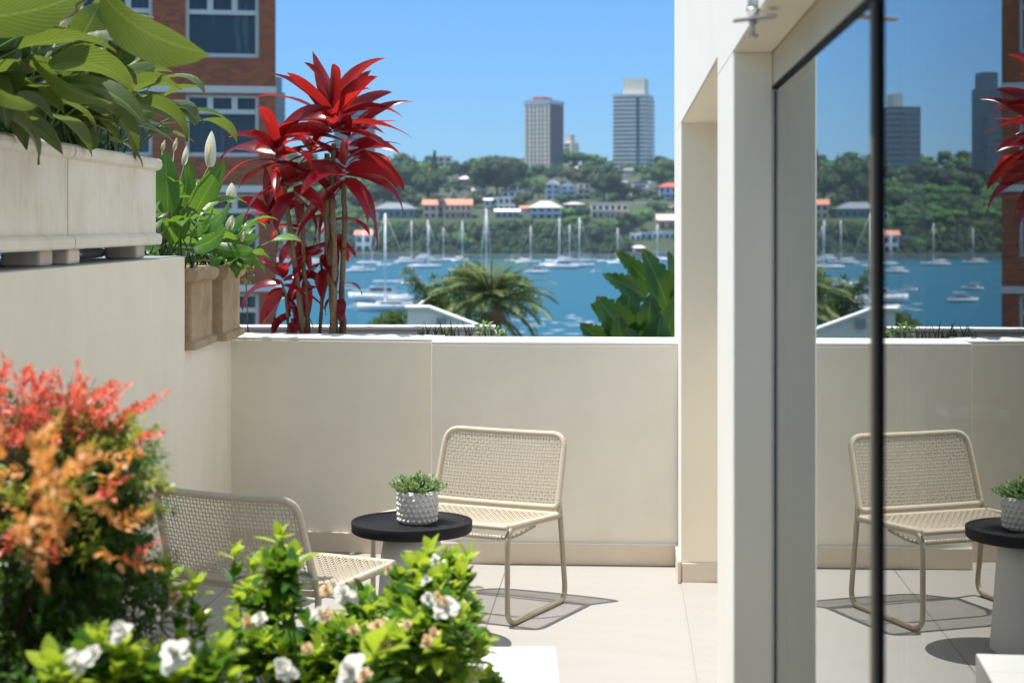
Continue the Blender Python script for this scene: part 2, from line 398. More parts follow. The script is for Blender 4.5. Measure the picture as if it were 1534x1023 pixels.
        if parent is not None: o.parent = parent; ORG[o.name] = org if world else ORG.get(parent.name, Vector((0, 0, 0)))
        if bevel:
            b = o.modifiers.new('bevel', 'BEVEL'); b.width = bevel; b.segments = 2; b.limit_method = 'ANGLE'; b.harden_normals = False
        if smooth == 'auto':
            me.polygons.foreach_set('use_smooth', [False]*len(s.f))
        return o

def thing(name, label, cat, loc=(0, 0, 0), rotz=0, group=None, scale=1):
    o = bpy.data.objects.new(name, None); col.objects.link(o); o.empty_display_size = .1
    o.location = loc; o.rotation_euler = (0, 0, rotz); o.scale = (scale,)*3
    o['label'] = label; o['category'] = cat
    if group: o['group'] = group
    ORG[o.name] = Vector(loc); return o
def tag(o, label, cat, group=None, kind=None):
    if label: o['label'] = label
    if cat: o['category'] = cat
    if group: o['group'] = group
    if kind: o['kind'] = kind
    return o
def struct(name, mb, mat, label=None, cat=None, **k):
    o = mb.build(name, mat, None, **k); o['kind'] = 'structure'
    o['label'] = label or name.replace('_', ' '); o['category'] = cat or name.replace('_', ' '); return o
KIDS = {}
def kids(o):
    return [c for c in bpy.data.objects if c.parent == o]
def dup(root, loc, rotz=0, scale=1, label=None, group=None, cat=None, ch=None):
    r = root.copy(); col.objects.link(r); r.location = loc; r.rotation_euler = (0, 0, rotz)
    r.scale = scale if isinstance(scale, tuple) else (scale,)*3
    if label: r['label'] = label
    if group: r['group'] = group
    if cat: r['category'] = cat
    key = root.name
    if key not in KIDS: KIDS[key] = [(c, kids(c)) for c in kids(root)]
    for c0, gs in KIDS[key]:
        c = c0.copy(); col.objects.link(c); c.parent = r
        for g0 in gs: g = g0.copy(); col.objects.link(g); g.parent = c
    return r
def fillet(pts, r, seg=5, closed=False):
    pts = [Vector(p) for p in pts]; out = []; m = len(pts)
    for i, p in enumerate(pts):
        if not closed and i in (0, m-1): out.append(p); continue
        a = pts[(i-1) % m]; b = pts[(i+1) % m]; rr = r[i] if isinstance(r, (list, tuple)) else r
        da = (a-p); db = (b-p); t = min(rr, da.length*.49, db.length*.49)
        p0 = p+da.normalized()*t; p1 = p+db.normalized()*t
        for k in range(seg+1):
            u = k/seg; out.append(p0*(1-u)**2+p*2*u*(1-u)+p1*u*u)
    return out
def densify(pts, step, closed=False):
    out = []; m = len(pts)
    for i in range(m if closed else m-1):
        a = Vector(pts[i]); b = Vector(pts[(i+1) % m]); k = max(1, int(round((b-a).length/step)))
        for j in range(k): out.append(a.lerp(b, j/k))
    if not closed: out.append(Vector(pts[-1]))
    return out

# house axis (glass and facade run along this direction)
TH = .0642; CX, SX = math.cos(math.atan(TH)), math.sin(math.atan(TH))
D1 = Vector((SX, CX, 0)); N1 = Vector((CX, -SX, 0))      # along, to the right
GL = .355*CX; FA = .257*CX
def H(s, t, z=0):  # s: across from the camera's own line, t: along
    return N1*s + D1*t + Vector((0, 0, z))
def HT(p): return H(p.x, p.y, p.z)
def tAt(s, Y): return (Y+s*SX)/CX

# ------------------------------------------------------------------ ground, water, far land
WZ = EYE-13.0
g = MB(); g.quad((-4000, 120, WZ), (4000, 120, WZ), (4000, 672, WZ), (-4000, 672, WZ)); struct('water', g, M['water'], 'blue harbour water between the near garden and the far shore', 'water')
g = MB(); g.box(-400, 400, -60, 120, WZ-2, WZ+1.2); struct('ground', g, M['grassland'], 'low garden ground below the terrace', 'ground')
g = MB(); g.quad((-1.65, -2.0, 0), (2.5, -2.0, 0), (2.5, 9.6, 0), (-1.65, 9.6, 0)); g.v = [HT(v) for v in g.v]
g = MB(); g.box(-2.4, 4.4, -9, 9.45, -.25, 0); struct('terrace_floor', g, M['floor'], 'cream travertine paved terrace floor', 'floor', smooth=False)
def prof(Y, X=0):
    if Y < 672: return WZ
    if Y < 676: return WZ+1.8
    if Y < 692: return WZ+1.8+(Y-676)/16*12.5
    b = 2.9+(Y-692)/(960-692)*30
    if Y > 960: b = 32.9
    return b
def ground_at(px, py):
    Y = 674.
    while Y < 1200:
        if EYE-(py-PY0)/F*Y <= prof(Y)+.01: return Y
        Y += 1.5
    return 960.
lm = MB(); ys = [671, 672, 675.9, 676, 684, 692, 740, 800, 860, 920, 960, 1100, 1500, 2600]; xs = [-2200+i*100 for i in range(45)]
for Y in ys:
    for X in xs: lm.v.append(Vector((X, Y, (WZ-1 if Y < 672 else prof(Y))+(noise.noise(Vector((X*.008, Y*.01, 0)))*5 if Y > 700 else 0))))
nx = len(xs)
for i in range(len(ys)-1):
    for j in range(nx-1): a = i*nx+j; lm.face([a, a+1, a+1+nx, a+nx])
struct('hill', lm, M['land'], 'wooded hillside of the far shore', 'hill')
sw = MB()
rw = random.Random(3); X = -330.
while X < 330:
    wd = rw.uniform(8, 20); sw.box(X, X+wd-.15, 670.0+rw.uniform(0, .5), 673.4, WZ-1, WZ+rw.uniform(1.6, 2.4)); X += wd
tag(sw.build('seawall', M['sandstone'], None, smooth=False), 'low sandstone seawall along the far waterline', 'seawall')
# wakes
fm = MB()
def wake(px0, px1, py, hpy, sk=0):
    Y = 33800/(py-PY0); y2 = 33800/(py-hpy-PY0); 
    fm.quad((PXw(px0, Y), Y, WZ+.05), (PXw(px1, Y), Y, WZ+.05), (PXw(px1, y2)+sk, y2, WZ+.05), (PXw(px0, y2)+sk, y2, WZ+.05), [(0, 0), (1, 0), (1, 1), (0, 1)])
rq = random.Random(12)
def streaks(px0, px1, y0, y1, n, l0, l1, h):
    for k in range(n):
        x = rq.uniform(px0, px1); y = rq.uniform(y0, y1); l = rq.uniform(l0, l1); wake(x-l/2, x+l/2, y, rq.uniform(.6, 1)*h, rq.uniform(-3, 3))
streaks(515, 635, 450, 466, 36, 25, 60, 3.2); streaks(775, 885, 474, 503, 34, 20, 60, 3.0)
o = fm.build('boat_wake', M['foam']); tag(o, 'white streaks of foam churned up on the harbour water', 'wake', kind='stuff')

# ------------------------------------------------------------------ far trees
def crown_mb(seed, lobes, nq, qs, flat=.75):
    r = random.Random(seed); m = MB(); L = []
    for i in range(lobes):
        a = r.uniform(0, 6.28); rad = r.uniform(.1, .62); z = r.uniform(-.25, .45)
        L.append((Vector((math.cos(a)*rad, math.sin(a)*rad, z*flat)), r.uniform(.30, .5)))
    for c, rr in L:
        n0 = len(m.v); nu, nv = 7, 4
        for j in range(nv+1):
            for i in range(nu):
                th = math.pi*j/nv; ph = 2*math.pi*i/nu
                d = Vector((math.sin(th)*math.cos(ph), math.sin(th)*math.sin(ph), math.cos(th)*.85))
                m.v.append(c+d*rr*(.78+.12*noise.noise(d*2+c*5)))
        for j in range(nv):
            for i in range(nu): i2 = (i+1) % nu; m.face([n0+j*nu+i, n0+(j+1)*nu+i, n0+(j+1)*nu+i2, n0+j*nu+i2])
    for k in range(nq):
        c, rr = r.choice(L)
        d = Vector((r.gauss(0, 1), r.gauss(0, 1), r.gauss(0, 1)+.25)).normalized()
        p = c+d*rr*r.uniform(.72, 1.08)
        t = (d.orthogonal().normalized()*r.uniform(.4, 1)+d*r.uniform(-.5, .5)+Vector((r.uniform(-.4, .4), r.uniform(-.4, .4), r.uniform(-.3, .3)))).normalized()
        b = t.cross(d+Vector((r.uniform(-.5, .5), r.uniform(-.5, .5), r.uniform(0, .6)))).normalized(); q = qs*r.uniform(.6, 1.3)
        n0 = len(m.v); m.v += [p-t*q, p-b*q*.55, p+t*q, p+b*q*.55]; m.face([n0, n0+1, n0+2, n0+3])
    return m
def tree_proto(name, seed, mat, lobes=9, nq=700, qs=.085, label='', cat='tree', trunk=True, flat=.75):
    t = thing(name, label, cat)
    crown_mb(seed, lobes, nq, qs, flat).build('crown', mat, t, smooth=False)
    if trunk:
        m = MB(); m.tube([(0, 0, -1.3), (.02, 0, -.6), (0, .03, .1)], [.07, .055, .03], 6)
        for a in (0, 2.1, 4.2): m.tube([(0, 0, -.55), (math.cos(a)*.2, math.sin(a)*.2, -.2), (math.cos(a)*.4, math.sin(a)*.4, .1)], [.04, .03, .015], 5)
        m.build('trunk', M['trunk'], t)
    return t
protoT = [tree_proto('tree', 11, M['t1'], 11, 1200, .07), tree_proto('tree', 12, M['t2'], 10, 1100, .075), tree_proto('tree', 13, M['t1'], 12, 1200, .07), tree_proto('tree', 14, M['t2'], 9, 1000, .07)]
M['t4'] = treemat('dark_bank_foliage', (.016, .042, .018), (.055, .105, .035))
protoD = [tree_proto('tree', 31, M['t4'], 11, 1100, .08), tree_proto('tree', 32, M['t4'], 10, 1100, .075), tree_proto('tree', 33, M['t1'], 9, 1100, .075)]
protoB = [tree_proto('bush', 21, M['t3'], 10, 900, .075, trunk=True, flat=.9), tree_proto('bush', 22, M['t3'], 11, 900, .08, flat=.9)]
usedT = set()
def put_tree(pr, loc, s, rz, label, group, cat='tree'):
    if pr.name not in usedT:
        usedT.add(pr.name); pr.location = loc; pr.scale = s if isinstance(s, tuple) else (s,)*3; pr.rotation_euler = (0, 0, rz)
        pr['label'] = label; pr['category'] = cat
        if group: pr['group'] = group
        return pr
    return dup(pr, loc, rz, s, label, group, cat)
r = random.Random(5)
# planted bank above the seawall (skips the waterside buildings)
def clear(px, a=((525, 565), (938, 1012))): return all(not (x0 < px < x1) for x0, x1 in a)
for row, (Y, py) in enumerate(((676, 379), (680, 369), (684, 359), (688, 349), (692, 339))):
    px = 330+row*5
    while px < 1150:
        rr = r.uniform(3.6, 5.4) if row < 4 else r.uniform(2.8, 3.4)
        if clear(px) or (row > 2 and not (925 < px < 1012)):
            p = P(px, py+r.uniform(-4, 4)*(row < 4), Y+r.uniform(-1, 1)); pr = r.choice(protoB) if row == 4 or r.random() < .06 else r.choice(protoD)
            lab = 'bright clipped green hedge bush along the top of the waterside bank' if row == 4 else 'dense green shrub covering the bank above the seawall'
            put_tree(pr, p, (rr*1.3, rr, rr*(1.05 if row < 4 else .9)), r.uniform(0, 6), lab, 'hedge bushes on the crest' if row == 4 else 'shrubs on the waterside bank', 'bush')
        px += rr*2600/Y*r.uniform(.75, 1.0)
# hillside trees
big = [(600, 262, 44, 0), (640, 278, 30, 2), (575, 285, 30, 0), (560, 258, 26, 2), (745, 262, 36, 0), (765, 258, 30, 2), (722, 268, 28, 2), (880, 262, 26, 1), (905, 275, 30, 2), (860, 262, 20, 3),
       (985, 262, 20, 1), (1000, 250, 20, 3), (690, 252, 18, 0), (930, 284, 18, 2), (808, 282, 15, 1), (655, 300, 16, 1), (780, 300, 18, 1), (985, 310, 16, 1), (845, 300, 14, 2), (712, 300, 16, 3), (757, 272, 20, 2),
       (620, 300, 14, 3), (535, 300, 20, 2), (935, 325, 13, 1), (960, 330, 13, 3), (870, 318, 12, 2), (1030, 290, 22, 1), (1025, 265, 20, 2), (470, 270, 24, 0), (430, 275, 24, 1), (390, 270, 26, 2), (345, 270, 24, 1), (455, 300, 18, 1), (500, 262, 22, 2), (740, 312, 8, 3), (826, 262, 12, 2), (700, 316, 9, 1)]
for px, py, rp, k in big:
    Y = 0; Y = ground_at(px, py+rp*.9); c = P(px, py, Y-3); rr = rp/F*Y
    put_tree(protoT[k], c, (rr*1.05, rr, rr), r.uniform(0, 6), 'broad rounded fig tree on the far hillside' if rp > 24 else 'leafy green tree among the houses on the far hillside', 'trees on the far hillside')
for i in range(95):
    px = r.uniform(330, 1050); py = r.uniform(248, 318); rp = r.uniform(7, 14)
    Y = ground_at(px, py+rp); c = P(px, py, Y+4); rr = rp/F*Y
    put_tree(r.choice(protoT), c, (rr*1.1, rr, rr*.95), r.uniform(0, 6), 'leafy green tree among the houses on the far hillside', 'trees on the far hillside')
def in_house(px, py): return any(a-3 < px < b+3 and c-6 < py < d+2 for a, b, c, d in ((560, 622, 304, 330), (632, 708, 292, 330), (675, 708, 250, 276), (655, 677, 234, 248), (708, 782, 282, 330), (793, 841, 298, 330), (818, 885, 268, 303), (884, 942, 302, 330), (910, 940, 268, 302), (944, 978, 268, 314), (986, 1024, 272, 304), (984, 1024, 318, 346), (938, 1030, 345, 384)))
wm = MB(); lib = [crown_mb(900+i, 7, 420, .10) for i in range(3)]; wr = random.Random(17); cnt = 0
while cnt < 1500:
    px = wr.uniform(290, 1420) if cnt < 1050 else wr.uniform(470, 1080); py = wr.uniform(243, 338) if px < 1120 else wr.uniform(243, 384); Y = ground_at(px, py); rr = wr.uniform(3.0, 6.5)*(1 if py < 300 else .75) if cnt < 1050 else wr.uniform(1.4, 2.8); top = (rr*1.3)*F/Y
    if (in_house(px, py) or in_house(px, py-top*.6)) if cnt < 1050 else in_house(px, py-top*.7+3): continue
    cnt += 1; c = P(px, py, Y)+Vector((0, 0, rr*.45)); lb = lib[cnt % 3]; n0 = len(wm.v); ca, sa = math.cos(cnt), math.sin(cnt)
    wm.v += [Vector((c.x+rr*1.2*(v.x*ca-v.y*sa), c.y+rr*(v.x*sa+v.y*ca), c.z+rr*.85*v.z)) for v in lb.v]; wm.f += [[i+n0 for i in f] for f in lb.f]; wm.uv += lb.uv; wm.mi += [cnt % 3]*len(lb.f)
tag(wm.build('woodland', M['t1'], None, smooth=False, extra=[M['t2'], M['t3']]), 'dense mass of trees and shrubs between the houses on the far hillside', 'woodland', kind='stuff')
# slim conifer
t = thing('cypress_tree', 'tall dark narrow conifer standing against the sky on the ridge', 'tree', P(651, 275, 900))
m = MB(); rc = random.Random(8)
for k in range(1100):
    z = rc.uniform(0, 17); rad = (2.3*(1-(z/17.5)**1.6)+.2); a = rc.uniform(0, 6.28); q = rc.uniform(.3, .6)
    p = P(651, 275, 900)+Vector((math.cos(a)*rad*rc.uniform(.6, 1), math.sin(a)*rad*rc.uniform(.6, 1), z)); d = Vector((math.cos(a), math.sin(a), 1.3)).normalized(); b = d.cross(Vector((rc.uniform(-1, 1), rc.uniform(-1, 1), 0))).normalized()
    m.quad(p-b*q*.5, p+d*q, p+b*q*.5, p-d*q)
m.build('crown', M['t1'], t, smooth=False); m = MB(); m.tube([P(651, 300, 900), P(651, 225, 900)], [.5, .1], 6); m.build('trunk', M['trunk'], t)
# bare-headed pine at the right
# ------------------------------------------------------------------ far houses
def house(px0, px1, yt, yb, wall, roof, kind, rh, rows, cols, label, name='house', dep=9, eave=.6, win='glassd', Y=None, balc=False, dy=0):
    Y = Y or ground_at((px0+px1)/2, yb); x0, x1 = PXw(px0, Y), PXw(px1, Y); z0, z1 = PZ(yb, Y), PZ(yt, Y)
    t = thing(name, label, 'house', ((x0+x1)/2, Y, z0))
    m = MB(); m.box(x0, x1, Y, Y+dep, z0-6, z1); m.build('wall', M[wall], t, smooth=False)
    h = rh/F*Y; m = MB(); e = eave; cx = (x0+x1)/2
    if kind == 'hip':
        k = min((x1-x0)*.35, dep*.5)
        A = [(x0-e, Y-e, z1), (x1+e, Y-e, z1), (x1+e, Y+dep+e, z1), (x0-e, Y+dep+e, z1)]; a = (x0+k, Y+dep/2, z1+h); b = (x1-k, Y+dep/2, z1+h)
        n = len(m.v); m.v += [Vector(p) for p in A+[a, b]]
        for q in ((0, 1, 5, 4), (1, 2, 5), (2, 3, 4, 5), (3, 0, 4), (3, 2, 1, 0)): m.face([n+i for i in q])
        m.box(x0-e, x1+e, Y-e, Y+dep+e, z1-.25, z1-.02)
    elif kind == 'gable':   # ridge towards the viewer
        m.slab([(x0-e, Y-e, z1), (x1+e, Y-e, z1), (cx, Y-e, z1+h)], (0, dep+2*e, 0))
    elif kind == 'side':
        m.slab([(x0-e, Y-e, z1), (x0-e, Y+dep+e, z1), (x0-e, Y+dep/2, z1+h)], (x1-x0+2*e, 0, 0))
    else: m.box(x0-e*.4, x1+e*.4, Y-e*.4, Y+dep+e*.4, z1, z1+h)
    rf = m.build('roof', M[roof], t, smooth=False)
    if kind in ('hip', 'side') and (x1-x0) > 9:
        c = MB(); c.box(x0+(x1-x0)*.72, x0+(x1-x0)*.72+.9, Y+dep*.45, Y+dep*.45+.9, z1+h*.4, z1+h+1.1); c.build('chimney', M[wall], rf, smooth=False)
    ch = (z1-z0)/rows; cw = (x1-x0)/cols
    for i in range(rows):
        for j in range(cols):
            a = x0+cw*(j+.2); b = x0+cw*(j+.8); c = z0+ch*(i+.22); d = z0+ch*(i+.78)
            f = MB(); f.box(a-.12, b+.12, Y-.10, Y+.05, c-.12, d+.12); fo = f.build('window', M['winframe'], t, smooth=False)
            q = MB(); q.box(a, b, Y-.14, Y-.06, c, d); q.build('pane', M[win], fo, smooth=False)
        if balc and i:
            q = MB(); zz = z0+ch*i; q.box(x0-.3, x1+.3, Y-1.6, Y-.11, zz-.15, zz+.05)
            k = max(2, int((x1-x0)/2.5)); 
            for j in range(k+1): xx = x0+(x1-x0)*j/k; q.box(xx-.12, xx+.12, Y-1.6, Y-1.4, zz-ch, zz-.16)
            q.box(x0-.3, x1+.3, Y-1.6, Y-1.55, zz+.06, zz+.75)
            q.build('balcony', M[wall], t, smooth=False)
    return t
house(560, 622, 313, 328, 'ht', 'roof_g', 'hip', 9, 1, 6, 'dark teal house with a wide grey hipped roof above the hedge', balc=False)
house(548, 566, 318, 330, 'hw', 'roof_g', 'flat', 2, 1, 2, 'small white flat roofed house left of the teal house')
house(634, 664, 307, 328, 'ho', 'roof_o', 'side', 8, 2, 3, 'left wing of the ochre mansion with an orange tiled roof')
house(666, 706, 307, 328, 'ho', 'roof_o', 'side', 9, 2, 5, 'ochre mansion with an orange roof and a long veranda', balc=True)
house(657, 665, 301, 328, 'ho', 'roof_o', 'gable', 5, 3, 1, 'narrow ochre entrance tower with a gable between the orange roofs')
house(676, 684, 297, 312, 'ho', 'roof_g', 'gable', 10, 1, 1, 'steep grey gable rising over the orange roofed mansion', dep=6)
house(677, 700, 257, 262, 'hc', 'hw', 'hip', 6, 1, 3, 'small house with a bright white hipped roof high on the hill')
house(688, 706, 268, 274, 'hg', 'hw', 'hip', 4, 1, 2, 'low house with a white roof just below the other white roof')
house(656, 676, 236, 250, 'hc', 'roof_p', 'flat', 2, 2, 2, 'pale flat roofed block on the ridge right of the conifer')
house(708, 728, 286, 296, 'hr', 'roof_p', 'side', 4, 1, 3, 'low pink brick house in front of the big fig tree')
house(738, 772, 296, 318, 'hw', 'hw', 'flat', 1, 2, 4, 'square white house with small windows behind the hedge')
house(726, 742, 300, 318, 'hb', 'hw', 'side', 3, 2, 2, 'light blue house beside the square white house')
house(752, 782, 287, 296, 'hw', 'roof_g', 'side', 4, 1, 3, 'white house row with grey roofs above the square white house')
house(742, 778, 317, 328, 'hg', 'hw', 'side', 4, 1, 4, 'low building with a long pale curved roof below the square white house')
house(795, 839, 311, 329, 'hb', 'roof_p', 'hip', 10, 2, 4, 'pavilion house with a pale pink hipped roof and dark verandas', balc=True, eave=1.4)
house(818, 838, 276, 300, 'hb', 'hw', 'gable', 8, 3, 2, 'left of the two light blue gabled houses')
house(840, 862, 279, 302, 'hb', 'hw', 'gable', 6, 3, 2, 'right of the two light blue gabled houses', balc=True)
house(866, 884, 276, 300, 'hc', 'roof_g', 'flat', 2, 3, 2, 'narrow cream house with balconies right of the blue gables', balc=True)
house(844, 876, 306, 322, 'hg', 'roof_p', 'hip', 3, 2, 3, 'shadowy grey house with a pale roof behind the trees')
house(886, 941, 306, 328, 'hc', 'roof_p', 'flat', 2, 2, 6, 'long cream apartment house with framed balconies', balc=True)
house(911, 939, 274, 300, 'ht', 'roof_g', 'side', 4, 3, 3, 'dark glassy house above the cream apartments')
house(946, 972, 276, 297, 'hw', 'roof_g', 'gable', 7, 3, 1, 'tall white gabled house with dark stacked balconies', balc=True)
house(955, 977, 305, 312, 'hw', 'hw', 'flat', 1, 1, 3, 'small flat white pavilion below the white gabled house')
house(988, 1022, 280, 302, 'hb', 'roof_r', 'hip', 6, 2, 4, 'blue grey house with a bright red roof at the right', balc=True)
house(986, 1024, 330, 345, 'hr', 'roof_p', 'side', 9, 1, 3, 'red brick house with a pale pink roof below the red roofed house')
house(960, 1030, 349, 370, 'hb', 'hw', 'flat', 1, 2, 8, 'long pale blue boathouse building on the waterfront', Y=684)
house(944, 960, 350, 366, 'hw', 'hw', 'flat', 1, 1, 2, 'white portal block at the left end of the long waterfront building', Y=683)
house(532, 556, 352, 380, 'hw', 'roof_o', 'side', 7, 2, 2, 'white waterside house with an orange red roof', Y=678)
house(498, 530, 355, 380, 'hg', 'roof_g', 'flat', 2, 2, 4, 'grey flat roofed building on the waterfront behind the red plant', Y=679)
house(948, 966, 371, 381, 'hw', 'hw', 'hip', 3, 1, 1, 'small white boat shed at the water below the portal block', Y=676, dep=5)

rh_ = random.Random(23)
for (px, py, wp, wl_, rf_) in ((583, 300, 16, 'hw', 'roof_g'), (612, 296, 14, 'hc', 'roof_o'), (575, 322, 12, 'hw', 'roof_p'), (626, 322, 10, 'hw', 'roof_g'), (720, 262, 16, 'hw', 'roof_g'), (700, 284, 12, 'hc', 'roof_r'), (716, 304, 14, 'hw', 'roof_p'), (790, 292, 14, 'hw', 'roof_g'), (786, 322, 12, 'hc', 'roof_o'), (806, 290, 12, 'hc', 'roof_r'), (858, 262, 14, 'hw', 'roof_p'), (896, 262, 16, 'hw', 'roof_r'), (880, 300, 10, 'hw', 'roof_g'), (900, 290, 10, 'hw', 'roof_p'), (942, 262, 12, 'hc', 'roof_g'), (980, 272, 12, 'hw', 'roof_g'), (990, 262, 16, 'hw', 'roof_p'), (1006, 308, 16, 'hw', 'roof_g'), (966, 326, 16, 'hc', 'roof_p'), (944, 334, 12, 'hw', 'roof_r'), (1012, 322, 14, 'hw', 'roof_o'), (540, 305, 14, 'hw', 'roof_g'), (520, 322, 16, 'hc', 'roof_g'), (470, 318, 18, 'hw', 'roof_o'), (430, 312, 16, 'hc', 'roof_g'), (400, 322, 18, 'hw', 'roof_p'), (640, 262, 12, 'hc', 'roof_r'), (665, 278, 14, 'hw', 'roof_g'), (768, 280, 14, 'hw', 'roof_o'), (830, 262, 12, 'hc', 'roof_g')):
    h_ = rh_.uniform(6, 10); o = house(px-wp/2, px+wp/2, py-h_, py, wl_, rf_, rh_.choice(('hip', 'side', 'gable')), rh_.uniform(3, 4.5), 1 if h_ < 8 else 2, rh_.choice((2, 3)), 'small pale house tucked among the trees on the far hillside'); o['group'] = 'small houses on the far hillside'
# ------------------------------------------------------------------ towers
def tower(px0, pxm, px1, yt, Y, phi, floors, style, label, plant=None, zb=26):
    wl, wr = (pxm-px0)/F*Y, (px1-pxm)/F*Y; ph = R(phi); a = wl/math.cos(ph); b = wr/math.sin(ph)
    z1 = PZ(yt, Y)-zb
    t = thing('tower_block', label, 'tower', (PXw(pxm, Y), Y, zb), -ph)
    L = dict(smooth=False, world=False)
    m = MB(); m.box(-a, 0, 0, b, 0, z1); m.build('wall', M[{'A': 'tower_d', 'B': 'tglass', 'D': 'tower_t', 'C': 'tower_l', 'E': 'tower_t'}[style]], t, **L)
    fh = z1/floors
    for i in range(floors):
        z = z1-fh*(i+1); m = MB()
        if style == 'A':
            m.box(-a-.25, -.02, -.3, -.02, z+fh*.62, z+fh*.98); m.build('spandrel', M['tower_p'], t, **L)
            m = MB()
            m.box(-a+.1, -.1, -.12, -.01, z+.1, z+fh*.6)
            m.build('window', M['tglass'], t, **L)
        elif style == 'B':
            m.box(-a-.35, .35, -.9, -.02, z+fh*.02, z+fh*.6); m.box(.02, .9, .0, b+.35, z+fh*.02, z+fh*.6); m.build('balcony', M['tower_g'], t, **L)
        elif style in 'DE':
            m.box(-a-.12, .12, -.2, -.02, z+fh*.06, z+fh*.35); m.box(.02, .2, 0, b, z+fh*.06, z+fh*.35); m.build('spandrel', M['tower_d' if style == 'E' else 'hg'], t, **L)
        else:
            m.box(-a*.8, -a*.2, -.15, -.02, z+fh*.3, z+fh*.75); m.build('window', M['tglass'], t, **L)
    if style == 'A':
        for k in range(7):
            x = -a+(a-1.2)*k/6; m = MB(); m.box(x, x+1.25, -.75, -.31, 0, z1); m.build('column', M['tower_l' if k % 2 else 'tower_p'], t, **L)
        m = MB(); m.box(-a-.4, .5, -.85, b+.3, z1+.05, z1+2.2); m.build('parapet', M['hb'], t, **L)
        m = MB(); m.box(.02, .22, 0, b, 0, z1)
        for k in range(1, 5): pass
        m.build('side_wall', M['tower_d'], t, **L)
    if style == 'B':
        for x in (-a*.28,): m = MB(); m.box(x, x+1.7, -1.15, -.91, 0, z1); m.build('dark_bay', M['tglass'], t, **L)
        m = MB(); m.box(-a-.35, .35, -.9, b+.3, z1+.05, z1+1.6); m.build('parapet', M['tower_g'], t, **L)
    if plant:
        u0, u1, h, mt = plant; m = MB(); m.box(-a*u0, -a*u1, b*.2, b*.8, z1+.01, z1+1.7+h)
        if style == 'B':
            for k in range(6): x = -a*u0+(a*(u0-u1))*k/5; m.box(x-.3, x+.3, b*.2-.6, b*.2-.01, z1+1.61, z1+1.7+h+.3)
        m.build('plant_room', M[mt], t, **L)
    return t
tower(787, 824, 845, 156, 930, 26, 17, 'A', 'tower with pale pink columns, dark side and red rooftop box', (.80, .35, 2.6, 'hr'))
tower(920, 967, 983, 145, 940, 17, 20, 'B', 'grey banded tower with a ribbed rooftop crown', (.72, .1, 8.5, 'tower_l'))
tower(843, 856, 868, 214, 990, 35, 9, 'C', 'small pale distant block between the two big towers', (.8, .3, 3, 'tower_p'))
tower(499, 545, 558, 163, 900, 16, 19, 'D', 'dark teal glass tower half hidden behind the red plant', (.5, .2, 5, 'hc'), zb=5)
tower(368, 404, 421, 136, 880, 20, 20, 'E', 'slate coloured tower seen only as a reflection in the glass', (.55, .0, 6, 'tower_t'), zb=5)
# antenna-like pines on the ridge right of the banded tower
# ------------------------------------------------------------------ boats
def hull_mb(L, B, Hh):
    m = MB(); n = 14
    for i in range(n+1):
        t = i/n; x = -L/2+L*t; w = B/2*(1-max(0, (t-.45)/.55)**2.2)*(.82+.18*min(1, t*4)); sh = Hh*(1+.25*t*t)
        for yy, zz in ((-w, sh), (-w*.92, sh*.45), (-w*.55, -.1), (w*.55, -.1), (w*.92, sh*.45), (w, sh)): m.v.append(Vector((x, yy, zz)))
    for i in range(n):
        for k in range(5): a = i*6+k; m.face([a, a+1, a+7, a+6])
        m.face([i*6+5, i*6, i*6+6, i*6+11])
    m.face([5, 4, 3, 2, 1, 0]); return m
def sailboat(cover):
    t = thing('sailing_boat', '', 'sailing boat'); K = dict(world=False)
    hull_mb(10, 3, 1.0).build('hull', M['hull'], t, **K)
    m = MB(); m.box(-1.8, 2.0, -.85, .85, .95, 1.5); m.box(-4, -1.9, -1.0, -.9, .9, 1.35); m.box(-4, -1.9, .9, 1.0, .9, 1.35); m.build('cabin', M['hull'], t, smooth=False, bevel=.08, **K)
    m = MB(); m.box(-1.4, 1.6, -.88, .88, 1.15, 1.35); m.build('window', M['glassd'], t, smooth=False, **K)
    m = MB(); m.tube([(.8, 0, .9), (.8, 0, 14.5)], .14, 8); m.build('mast', M['mast'], t, **K)
    m = MB(); m.tube([(.8, 0, 1.9), (-3.6, 0, 2.0)], .22, 8); m.build('boom', M[cover], t, **K)
    m = MB()
    for e in ((5.1, 0, 1.25), (-4.9, 0, 1.1), (.7, 1.4, 1), (.7, -1.4, 1)): m.tube([(.8, 0, 14.4), e], .03, 4)
    m.tube([(.8, -1.0, 9.5), (.8, 1.0, 9.5)], .05, 4); m.build('rigging', M['mast'], t, **K); return t
def motorboat():
    t = thing('motor_cruiser', '', 'motor boat'); K = dict(world=False)
    hull_mb(10, 3.4, 1.25).build('hull', M['hull'], t, **K)
    m = MB(); m.slab([(-2.8, -1.3, 1.2), (2.6, -1.3, 1.3), (1.4, -1.3, 2.5), (-2.4, -1.3, 2.6)], (0, 2.6, 0)); m.build('cabin', M['hull'], t, smooth=False, **K)
    m = MB(); m.box(-2.2, 1.3, -1.34, 1.34, 1.75, 2.25); m.build('window', M['glassd'], t, smooth=False, **K)
    m = MB(); m.box(-3.2, 1.0, -1.35, 1.35, 3.3, 3.42)
    for x in (-2.9, .5):
        for y in (-1.2, 1.2): m.tube([(x, y, 2.5), (x, y, 3.3)], .05, 5)
    m.build('canopy', M['hull'], t, smooth=False, **K)
    m = MB(); 
    for y in (-1.5, 1.5): m.tube([(4.4, y*.35, 1.9), (1.5, y, 1.9), (-4.5, y, 1.7)], .035, 4)
    m.build('rail', M['mast'], t, **K); return t
pS, pS2, pM = sailboat('hull'), sailboat('blueco'), motorboat(); usedB = set()
